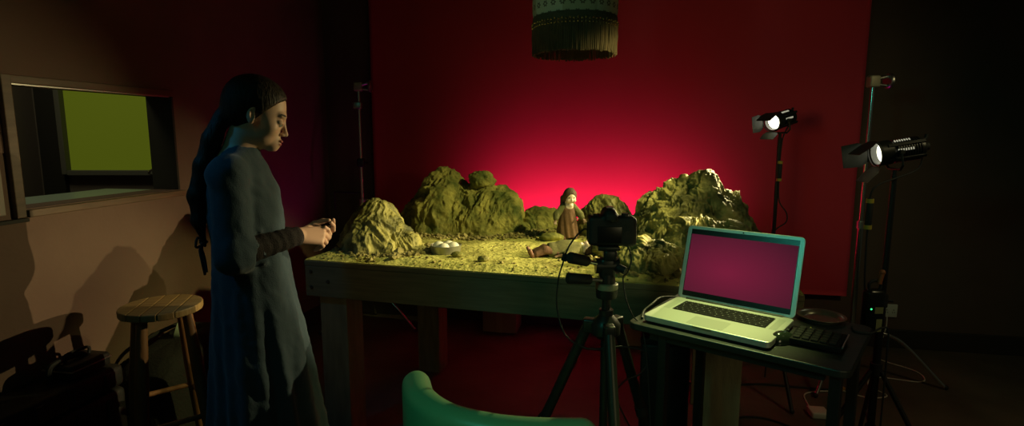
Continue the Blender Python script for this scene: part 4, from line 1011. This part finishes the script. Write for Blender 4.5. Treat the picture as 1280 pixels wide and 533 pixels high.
# ------------------------------------------------------------------ the woman (local x = the way she faces, y = her left, z up)
M['skin'] = mat('skin', (.60, .38, .28), .5, col2=(.64, .41, .30), scale=12, spec=.35)
M['lip'] = mat('lips', (.40, .13, .11), .4)
M['brow'] = mat('brow_hair', (.035, .022, .015), .7)
M['hair'] = mat('dark_brown_hair', (.016, .011, .008), .55, col2=(.026, .018, .012), scale=70, stretch=(1, 1, .12), bump=.5, bscale=140, spec=.25)
M['dress'] = mat('slate_blue_cotton', (.024, .050, .076), .85, col2=(.030, .060, .088), scale=5, bump=.25, bscale=260, sheen=.15)
M['knit'] = mat('dark_knit_sleeve', (.022, .016, .018), .9, bump=.5, bscale=220)
M['shoe'] = mat('dark_shoe_leather', (.02, .018, .016), .5)
HO = np.array([.064, 0, 1.462]); HP = 21; HS = .99
RH = roty(HP)      # head-local -> person
def to_head(p): return (p - HO) @ RH / HS
def head_sd(q):
    d = sd_ell(q, (-.008, 0, .046), (.094, .071, .083))
    d = smin(d, sd_ell(q, (.043, 0, -.018), (.049, .055, .078)), .03)
    d = smin(d, sd_ell(q, (.034, 0, -.062), (.050, .048, .030)), .025)
    d = smin(d, sd_cap(q, (.084, -.006, -.084), (.084, .006, -.084), .0155, .0155), .022)
    for s in (-1, 1):
        d = smin(d, sd_ell(q, (.056, s * .040, -.020), (.024, .020, .020)), .022)
        d = smin(d, sd_ell(q, (.080, s * .020, .030), (.014, .026, .010)), .014)
    d = smin(d, sd_cap(q, (.085, 0, -.066), (.085, 0, -.058), .020, .019), .018)
    for s in (-1, 1):
        d = smax(d, -sd_ell(q, (.101, s * .033, .008), (.016, .018, .0115)), .010)
    d = smin(d, sd_cap(q, (.0915, 0, .012), (.109, 0, -.024), .0062, .0080), .011)
    d = smin(d, sd_ell(q, (.1095, 0, -.0255), (.0090, .0088, .0080)), .007)
    for s in (-1, 1): d = smin(d, sd_ell(q, (.1000, s * .0100, -.0305), (.0085, .0062, .0060)), .006)
    d = smin(d, sd_ell(q, (.1035, 0, -.0535), (.0085, .019, .0055)), .005)
    d = smin(d, sd_ell(q, (.1015, 0, -.0645), (.0085, .0165, .0062)), .005)
    d = smax(d, -sd_ell(q, (.113, 0, -.0590), (.008, .024, .0012)), .003)
    for s in (-1, 1):   # eyelids
        d = smin(d, sd_ell(q, (.0785, s * .031, .006), (.0155, .0165, .0125)), .004)
    for s in (-1, 1):   # ears
        R = rotz(s * 22) @ roty(-12)
        e = sd_ell(q, (-.006, s * .0730, .002), (.0165, .0070, .0285), R)
        e = smax(e, -sd_ell(q, (.000, s * .0800, .006), (.0105, .0075, .019), R), .004)
        e = smin(e, sd_ell(q, (.000, s * .0715, -.021), (.008, .006, .009)), .006)
        d = smin(d, e, .006)
    return d
SHO = {-1: np.array([-.012, -.160, 1.272]), 1: np.array([-.012, .150, 1.272])}
ELB = {-1: np.array([-.004, -.198, 1.030]), 1: np.array([.004, .150, 1.020])}
WRI = {-1: np.array([.180, -.062, 1.052]), 1: np.array([.186, .060, 1.030])}
def nrm(v): v = np.array(v, float); return v / np.linalg.norm(v)
def hand_segs(s):
    W = WRI[s]
    if s < 0: f = nrm((.93, .30, -.10)); n_ = nrm((.15, -.72, .62))
    else: f = nrm((.93, -.30, .02)); n_ = nrm((.25, .62, -.62))
    n_ = nrm(n_ - f * (n_ @ f)); th = np.cross(n_, f) * (1 if s < 0 else -1)
    if th[2] < 0: th = -th
    segs = []; palm = []
    offs = (.0275, .0095, -.009, -.0255); lens = (.084, .087, .082, .075)
    L3 = ((.042, .025, .019), (.046, .028, .020), (.042, .026, .019), (.033, .020, .017))
    bends = ((38, 48, 22), (46, 52, 25), (54, 54, 26), (60, 52, 25)) if s < 0 else ((28, 40, 20), (34, 44, 22), (40, 46, 24), (44, 46, 24))
    for k in range(4):
        K = W + f * lens[k] + th * offs[k] + n_ * (.004 - .0025 * abs(k - 1.3))
        palm.append((W + th * offs[k] * .62 + f * .012, K, .0145, .0112))
        p = K; ang = 0
        for j in range(3):
            ang += math.radians(bends[k][j]); dd = f * math.cos(ang) - n_ * math.sin(ang)
            q = p + dd * L3[k][j]; r = (.0093, .0082, .0073, .0060); sc_ = (.97, 1, .96, .86)[k]
            segs.append((k, p, q, r[j] * sc_, r[j + 1] * sc_)); p = q
    t0 = W + f * .018 + th * .020 - n_ * .006; t1 = W + f * .050 + th * .043 - n_ * .016; t2 = t1 + f * .030 + th * .007 - n_ * .006; t3 = t2 + f * .024 - th * .001 - n_ * .005
    return palm, segs, ((t0, t1, .0145, .0115), (t1, t2, .0108, .0092), (t2, t3, .0092, .0066))
HANDS = {s: hand_segs(s) for s in (-1, 1)}
def hand_sd(p, s):
    palm, segs, th = HANDS[s]; d = None
    for a, b, r0, r1 in palm:
        e = sd_cap(p, a, b, r0, r1); d = e if d is None else smin(d, e, .012)
    for k in range(4):
        e = None
        for kk, a, b, r0, r1 in segs:
            if kk == k:
                c_ = sd_cap(p, a, b, r0, r1); e = c_ if e is None else smin(e, c_, .003)
        d = smin(d, e, .0035)
    e = None
    for a, b, r0, r1 in th:
        c_ = sd_cap(p, a, b, r0, r1); e = c_ if e is None else smin(e, c_, .005)
    return smin(d, e, .008)
def body_sd(p, hands=True, head=True):
    d = sd_cap(p, (-.008, 0, 1.30), (.038, 0, 1.42), .056, .051)
    d = smin(d, sd_ell(p, (.0, 0, 1.20), (.085, .135, .14)), .04)
    d = smin(d, sd_ell(p, (.02, 0, .96), (.09, .14, .13)), .08)
    for s in (-1, 1):
        d = smin(d, sd_cap(p, (0, s * .05, 1.30), SHO[s], .045, .045), .03)
        d = smin(d, sd_cap(p, SHO[s], ELB[s], .043, .036), .02)
        d = smin(d, sd_cap(p, ELB[s], WRI[s], .037, .0235), .015)
        d = smin(d, sd_cap(p, (.015, s * .075, .88), (.02, s * .085, .48), .078, .052), .04)
        d = smin(d, sd_cap(p, (.02, s * .085, .48), (-.005, s * .09, .08), .052, .036), .02)
        d = smin(d, sd_cap(p, (-.02, s * .09, .035), (.15, s * .105, .025), .034, .024), .03)
    if hands:
        for s in (-1, 1): d = smin(d, hand_sd(p, s), .010)
    if head: d = smin(d, head_sd(to_head(p)) * HS, .022)
    return d
wm = thing('person', 'woman in a long slate-blue dress with a dark ponytail standing beside the table', 'person', (-.93, 1.9, 0), math.radians(20))
pieces = [nets(lambda p: body_sd(p, False), (-.14, -.13, 1.34), (.24, .13, 1.62), .0022),
          nets(lambda p: body_sd(p, True, False), (.150, -.13, .95), (.31, .13, 1.11), .0016),
          nets(lambda p: body_sd(p, False, False), (-.15, -.29, -.004), (.215, .29, 1.352), .008)]
vs, fs = join(pieces)
bo_ = raw('body', vs, fs, [M['skin'], M['lip'], M['brow'], M['shoe']], wm)
ctr = vs[fs].mean(1); q = to_head(ctr); mi = np.zeros(len(fs), int)
inl = lambda c, r: ((((q - np.array(c)) / np.array(r)) ** 2).sum(1) < 1)
mi[inl((.106, 0, -.0535), (.012, .021, .0068)) | inl((.104, 0, -.0645), (.012, .018, .0072))] = 1
for s in (-1, 1):
    mi[inl((.092, s * .034, .0335), (.02, .019, .0035))] = 2
    mi[inl((.0945, s * .0335, .0005), (.012, .0145, .0016))] = 2
mi[ctr[:, 2] < .10] = 3
bo_.data.polygons.foreach_set('material_index', mi)

def rhead(p): return tuple(np.array(p) * HS @ RH.T + HO)
def hair_sd(p):
    q = to_head(p)
    d = sd_ell(q, (-.012, 0, .048), (.104, .0805, .090))
    d = smin(d, sd_ell(q, (-.050, 0, .0), (.058, .066, .075)), .03)
    pl = (q[:, 0] - .010) * .84 - (q[:, 2] + .012) * .54 + .10 * np.abs(q[:, 1]) - .004
    d = smax(d, pl, .008)
    # keep the ears free
    for s in (-1, 1): d = smax(d, -sd_ell(q, (.002, s * .082, -.004), (.024, .018, .032)), .006)
    ny = np.abs(q[:, 1])
    d = smax(d, -(q[:, 2] + .055 + .35 * (q[:, 0] + .05)), .012)
    c = [(-.035, -.010, 1.452), (-.068, -.022, 1.385), (-.100, -.034, 1.30), (-.122, -.042, 1.20), (-.122, -.045, 1.12), (-.108, -.046, 1.035)]
    r = [.028, .028, .025, .024, .020, .005]
    e = None
    for k in range(5):
        x = sd_cap(p, c[k], c[k + 1], r[k], r[k + 1]); e = x if e is None else smin(e, x, .02)
    c2 = [(-.060, .012, 1.39), (-.10, .004, 1.28), (-.118, -.006, 1.16), (-.118, -.02, 1.07)]; r2 = [.022, .024, .020, .005]
    for k in range(3): e = smin(e, sd_cap(p, c2[k], c2[k + 1], r2[k], r2[k + 1]), .02)
    e = e + .0042 * fbm(p * np.array([85, 85, 9.]), 2) + .005 * fbm(p * np.array([16, 16, 9.]), 2)
    d = d + .0012 * fbm(p * np.array([60, 160, 60.]), 2)
    return smin(d, e, .022)
v_, f_ = nets(hair_sd, (-.18, -.12, 1.01), (.20, .12, 1.62), .0030)
raw('hair', v_, f_, M['hair'], wm)
mb = MB(); R_ = Matrix.Rotation(math.radians(-62), 4, 'Y'); mb.lathe([(.029, -.006), (.035, -.004), (.035, .004), (.029, .006)], M=Matrix.Translation((-.044, -.013, 1.432)) @ R_, n=28); mb.build('hair_tie', M['rubber'], wm)
for s in (-1, 1):
    mb = MB(); mb.sphere(rhead((.0805, s * .0315, .0035)), .0130, 20, 14); eb = mb.build('eyeball', mat('eye_white', (.6, .58, .54), .2), wm)
    dv = nrm((.93, s * .12, -.25)); c_ = np.array(rhead((.0805, s * .0315, .0035)))
    dirp = dv @ RH.T; p0 = V(c_ + dirp * .0112)
    mb = MB(); mb.lathe([(0, .0022), (.003, .002), (.0056, .0006), (.006, 0)], M=Matrix.Translation(p0) @ V(dirp).to_track_quat('Z', 'Y').to_matrix().to_4x4(), n=20); mb.build('iris', mat('dark_iris', (.03, .02, .012), .15), eb)

Zs = np.array([.10, .38, .65, .90, 1.03, 1.14, 1.215, 1.28, 1.33, 1.362, 1.42])
XB = np.array([-.165, -.143, -.122, -.106, -.100, -.106, -.101, -.086, -.060, -.036, -.034])
XF = np.array([.262, .230, .195, .158, .143, .142, .130, .104, .080, .074, .074])
BB = np.array([.265, .240, .212, .182, .165, .163, .162, .150, .095, .062, .060])
def dress_sd(p):
    z = p[:, 2]; xb = np.interp(z, Zs, XB); xf = np.interp(z, Zs, XF); b = np.interp(z, Zs, BB); a = (xf - xb) / 2; cx = (xf + xb) / 2
    x = (p[:, 0] - cx) / a; y = p[:, 1] / b; r = np.sqrt(x * x + y * y) + 1e-6; phi = np.arctan2(y, x)
    k = np.clip((.98 - z) / .7, 0, 1)
    fold = k * .016 * np.cos(9 * phi + 2.2 * np.sin(phi * 2 + 1) + 1.4 * np.sin(z * 3)) + k * .008 * np.cos(17 * phi + z * 4)
    d = (r - 1) * np.minimum(a, b) + fold
    d = np.maximum(d, z - 1.383 + .40 * p[:, 0]); d = np.maximum(d, .10 - z)
    for s in (-1, 1):
        e = sd_cap(p, (.0, s * .055, 1.305), SHO[s], .052, .060)
        t = ELB[s] + np.array([.0, 0, -.005])
        e = smin(e, sd_cap(p, SHO[s], t, .062, .062), .03)
        h = nrm(WRI[s] - ELB[s]); e2 = sd_cap(p, t, t + h * .075, .061, .060)
        e2 = smax(e2, ((p - (t + h * .098)) @ h), .004); e2 = smax(e2, -sd_cap(p, t + h * .05, t + h * .2, .050, .052), .004)
        e = smin(e, e2, .025)
        d = smin(d, e, .022)
    w = fbm(p * np.array([9, 9, 6.]), 3)
    d = d + .007 * w + .0065 * ridged(np.stack([(p[:, 0] + p[:, 2] * .6) * 14, p[:, 1] * 12, (p[:, 2] - p[:, 0] * .4) * 9], 1), 2)
    # opening for the neck
    d = smax(d, -sd_cap(p, (-.004, 0, 1.33), (.046, 0, 1.46), .0555, .0585), .004)
    return d
v_, f_ = nets(dress_sd, (-.22, -.33, .09), (.32, .33, 1.415), .006)
raw('dress', v_, f_, M['dress'], wm)
# dark knit sleeves out of the wide dress sleeves
def sleeve_sd(p, s):
    h = nrm(WRI[s] - ELB[s]); e = sd_cap(p, ELB[s] + h * .02, WRI[s] + h * .004, .0455, .0315)
    t = ((p - ELB[s]) @ h)
    e = e + .0010 * np.sin(t * 190 + 3 * fbm(p * 20, 2)) * np.clip(t * 8, 0, 1) + .004 * fbm(p * 24, 2)
    e = smax(e, t - np.linalg.norm(WRI[s] - ELB[s]) - .006, .004)
    return smax(e, -(t - .03), .004)
for s in (-1, 1):
    lo = np.minimum(ELB[s], WRI[s]) - .07; hi = np.maximum(ELB[s], WRI[s]) + .07
    v_, f_ = nets(lambda p: sleeve_sd(p, s), lo, hi, .003); raw('sleeve', v_, f_, M['knit'], wm)
mb = MB()
for y in (-.012, .012):
    mb.tube(smooth_path([(-.109, y, 1.04), (-.128, y * 1.4, 1.02), (-.124, y * 2.0, .98), (-.119, y * 1.5, .93)], 6), .0045, 8)
mb.tube(smooth_path([(-.112, .008, 1.04), (-.13, .03, 1.06), (-.135, .04, 1.03), (-.115, .01, 1.035)], 6), .004, 8); mb.tube(smooth_path([(-.112, -.008, 1.04), (-.13, -.03, 1.06), (-.135, -.04, 1.03), (-.115, -.01, 1.035)], 6), .004, 8)
mb.build('waist_tie', M['rubber'], wm)
# a small red thing pinched between her fingertips
mb = MB(); mb.sphere((0, 0, 0), .0075, 14, 10, (1.2, 1, .9))
th_ = wm.location + Matrix.Rotation(math.radians(20), 3, 'Z') @ V((.272, -.005, 1.035)); o = mb.build('bead', mat('red_bead', (.5, .03, .02), .4), loc=th_); tag(o, "tiny red bead held between the woman's fingertips", 'bead')

# ------------------------------------------------------------------ puppets
M['pskin'] = mat('puppet_face', (.95, .74, .66), .55)
M['phand'] = mat('puppet_hand', (.20, .12, .08), .6)
M['pdress'] = mat('puppet_brown_cloth', (.15, .075, .045), .9, col2=(.19, .10, .06), scale=30, bump=.4, bscale=200)
M['polive'] = mat('puppet_olive_knit', (.13, .13, .05), .95, col2=(.18, .17, .07), scale=60, bump=.7, bscale=300)
M['phair'] = mat('puppet_hair', (.10, .05, .03), .7, bump=.6, bscale=180, stretch=(1, 1, .2))
M['sandal'] = mat('puppet_sandal', (.22, .10, .07), .6)
def pup_face(q, d):
    """q is face-local, front = -y"""
    d = smin(d, sd_ell(q, (0, -.028, -.006), (.0055, .008, .009)), .004)
    for s in (-1, 1):
        d = smin(d, sd_ell(q, (s * .015, -.021, -.010), (.010, .008, .009)), .008)
        d = smax(d, -sd_ell(q, (s * .0125, -.032, .006), (.007, .006, .005)), .004)
    d = smax(d, -sd_ell(q, (0, -.031, -.023), (.010, .005, .0022)), .003)
    return smin(d, sd_ell(q, (0, -.020, -.034), (.010, .010, .008)), .008)
pp = on_soil(1.048, .69, -.003)
pu = thing('puppet', 'standing puppet of an old woman in a brown dress among the rocks', 'puppet', pp, .22)
HC_ = np.array([.008, -.010, .212]); RT = rotx(12)
def pbody(p):
    q = (p - HC_) @ RT
    d = sd_ell(q, (0, 0, 0), (.0285, .030, .037)); d = pup_face(q, d)
    d = smin(d, sd_cap(p, (0, 0, .155), (.006, -.004, .195), .014, .012), .01)
    d = smin(d, sd_cap(p, (0, 0, .08), (0, 0, .155), .034, .028), .02)
    for s, el, ha in ((-1, (-.062, -.012, .128), (-.073, -.030, .098)), (1, (.055, -.012, .128), (.072, -.028, .100))):
        d = smin(d, sd_cap(p, (s * .028, 0, .163), el, .012, .0095), .01); d = smin(d, sd_cap(p, el, ha, .009, .006), .006)
        h = np.array(ha); f = nrm(h - np.array(el)); sd = nrm(np.cross(f, (0, -1, 0)))
        for k in range(4):
            d = smin(d, sd_cap(p, h, h + f * .018 + sd * (k - 1.5) * .0055 + np.array([0, -.003, 0]), .0034, .0022), .0025)
        d = smin(d, sd_cap(p, h, h + f * .008 + sd * -s * .011, .003, .0022), .002)
        d = smin(d, sd_cap(p, (s * .022, 0, .08), (s * .025, .004, .012), .014, .012), .01)
        d = smin(d, sd_cap(p, (s * .025, .006, .010), (s * .030, -.034, .009), .011, .010), .008)
    return d
v_, f_ = nets(pbody, (-.10, -.07, -.002), (.10, .06, .26), .0017)
o = raw('body', v_, f_, [M['pskin'], M['phand'], M['sandal']], pu); ct = v_[f_].mean(1)
mi = np.zeros(len(f_), int); mi[(np.abs(ct[:, 0]) > .045) & (ct[:, 2] < .14)] = 1; mi[ct[:, 2] < .03] = 2; o.data.polygons.foreach_set('material_index', mi)
def pdress(p):
    z = p[:, 2]; R = np.interp(z, [.012, .06, .12, .155, .175], [.056, .051, .043, .037, .024]); r = np.sqrt(p[:, 0] ** 2 + (p[:, 1] / .82) ** 2) + 1e-6; ph = np.arctan2(p[:, 1], p[:, 0])
    d = (r - R) * .8 + .0028 * np.cos(ph * 9 + z * 30) * np.clip((.16 - z) * 8, 0, 1) + .0015 * fbm(p * 60, 2)
    return np.maximum(np.maximum(d, z - .172), .012 - z)
v_, f_ = nets(pdress, (-.08, -.07, .005), (.08, .07, .185), .0017); raw('dress', v_, f_, M['pdress'], pu)
def psleeve(p, s):
    el = np.array((s * .058 - (.004 if s < 0 else -.0), -.012, .128)); sh = np.array((s * .026, 0, .164)); ha = np.array((-.073, -.030, .098) if s < 0 else (.072, -.028, .100))
    d = smin(sd_cap(p, sh, el, .0185, .0165), sd_cap(p, el, el + (ha - el) * .55, .0165, .015), .01)
    return d + .0022 * fbm(p * 90, 2)
for s in (-1, 1):
    v_, f_ = nets(lambda p: psleeve(p, s), (-.09, -.05, .08), (.09, .03, .20), .0017); raw('sleeve', v_, f_, M['polive'], pu)
def pshawl(p):
    d = sd_ell(p, (0, .004, .163), (.036, .030, .022)); d = smax(d, -sd_ell(p, (.0, -.022, .178), (.016, .02, .016)), .006); return d + .002 * fbm(p * 80, 2)
v_, f_ = nets(pshawl, (-.05, -.05, .13), (.05, .05, .20), .0017); raw('shawl', v_, f_, M['polive'], pu)
def phair(p):
    q = (p - HC_) @ RT
    d = sd_ell(q, (0, .006, .007), (.0345, .034, .041)); d = smax(d, -sd_ell(q, (0, -.034, -.012), (.024, .034, .036)), .006)
    d = smin(d, sd_cap(p, (-.014, .026, .205), (-.018, .034, .155), .018, .012), .014)
    return d + .0018 * fbm(p * np.array([140, 140, 25.]), 2)
v_, f_ = nets(phair, (-.06, -.06, .12), (.06, .07, .27), .0017); raw('hair', v_, f_, M['phair'], pu)
for s in (-1, 1):
    c_ = np.array((s * .0125, -.0262, .006)) @ RT.T + HC_; mb = MB(); mb.sphere(tuple(c_), .0033, 10, 8); mb.build('eye', M['brow'], pu)
mb = MB(); mb.tube(smooth_path([(.012, -.0385, .085), (.03, -.040, .103), (.045, -.036, .108)], 5), .003, 6); mb.build('belt', M['phand'], pu)

# puppet lying on its back: local x from feet to head
pl = on_soil(.955, .245, -.004)
ly = thing('puppet', 'puppet in olive and brown clothes lying on its back on the soil', 'puppet', pl, TRZ + math.atan2(.11, .245))
HL = np.array([.272, 0, .032])
def lbody(p):
    # face-local: up (z) is the front
    q = p - HL; q = np.stack([q[:, 1] * -1, -q[:, 2], q[:, 0]], 1)
    d = sd_ell(q, (0, 0, 0), (.0275, .028, .035)); d = pup_face(q, d)
    d = smin(d, sd_cap(p, (.19, 0, .026), (.245, 0, .028), .014, .012), .01)
    d = smin(d, sd_cap(p, (.13, 0, .028), (.20, 0, .028), .026, .025), .02)
    for s in (-1, 1):
        d = smin(d, sd_cap(p, (.125, s * .016, .024), (.075, s * .020, .034), .015, .012), .01)
        d = smin(d, sd_cap(p, (.075, s * .020, .034), (.02, s * .022, .014), .0115, .009), .006)
        d = smin(d, sd_cap(p, (.016, s * .022, .010), (.004, s * .030, .036), .0085, .008), .006)
        d = smin(d, sd_cap(p, (.205, s * .026, .028), (.165, s * .052, .018), .011, .009), .008)
        d = smin(d, sd_cap(p, (.165, s * .052, .018), (.125, s * .050, .014), .0085, .006), .006)
        for k in range(4): d = smin(d, sd_cap(p, (.125, s * .050, .014), (.107, s * .050 + (k - 1.5) * .0055, .011), .0034, .0022), .002)
        d = smin(d, sd_cap(p, (.125, s * .050, .014), (.116, s * .039, .014), .003, .0022), .002)
    return d
v_, f_ = nets(lbody, (-.015, -.075, -.001), (.325, .075, .085), .0017)
o = raw('body', v_, f_, [M['pskin'], M['phand'], M['sandal']], ly); ct = v_[f_].mean(1)
mi = np.zeros(len(f_), int); mi[(ct[:, 0] < .14)] = 1; mi[ct[:, 0] < .03] = 2; o.data.polygons.foreach_set('material_index', mi)
def ltunic(p):
    d = sd_cap(p, (.105, 0, .028), (.215, 0, .030), .036, .033); d = smin(d, sd_ell(p, (.165, 0, .045), (.042, .03, .028)), .02)
    for s in (-1, 1): d = smin(d, sd_cap(p, (.205, s * .024, .028), (.158, s * .052, .020), .016, .0145), .01)
    d = np.maximum(d, .002 - p[:, 2]); d = smax(d, .088 - p[:, 0], .004); return d + .003 * fbm(p * 60, 3)
v_, f_ = nets(ltunic, (.06, -.08, -.002), (.26, .08, .10), .0019); raw('tunic', v_, f_, M['polive'], ly)
def ltrous(p):
    d = None
    for s in (-1, 1):
        e = smin(sd_cap(p, (.125, s * .015, .025), (.075, s * .020, .035), .0205, .017), sd_cap(p, (.075, s * .020, .035), (.034, s * .021, .020), .017, .0145), .008)
        d = e if d is None else smin(d, e, .004)
    return np.maximum(d + .002 * fbm(p * 70, 2), .001 - p[:, 2])
v_, f_ = nets(ltrous, (.0, -.06, -.002), (.16, .06, .07), .0018); raw('trousers', v_, f_, M['pdress'], ly)
def lhair(p):
    q = p - HL; q = np.stack([q[:, 1] * -1, -q[:, 2], q[:, 0]], 1)
    d = sd_ell(q, (0, .004, .008), (.033, .031, .038)); d = smax(d, -sd_ell(q, (0, -.034, -.012), (.026, .036, .036)), .005)
    return np.maximum(d + .0018 * fbm(p * 120, 2), .0005 - p[:, 2])
v_, f_ = nets(lhair, (.22, -.05, -.002), (.33, .05, .08), .0018); raw('hair', v_, f_, M['phair'], ly)
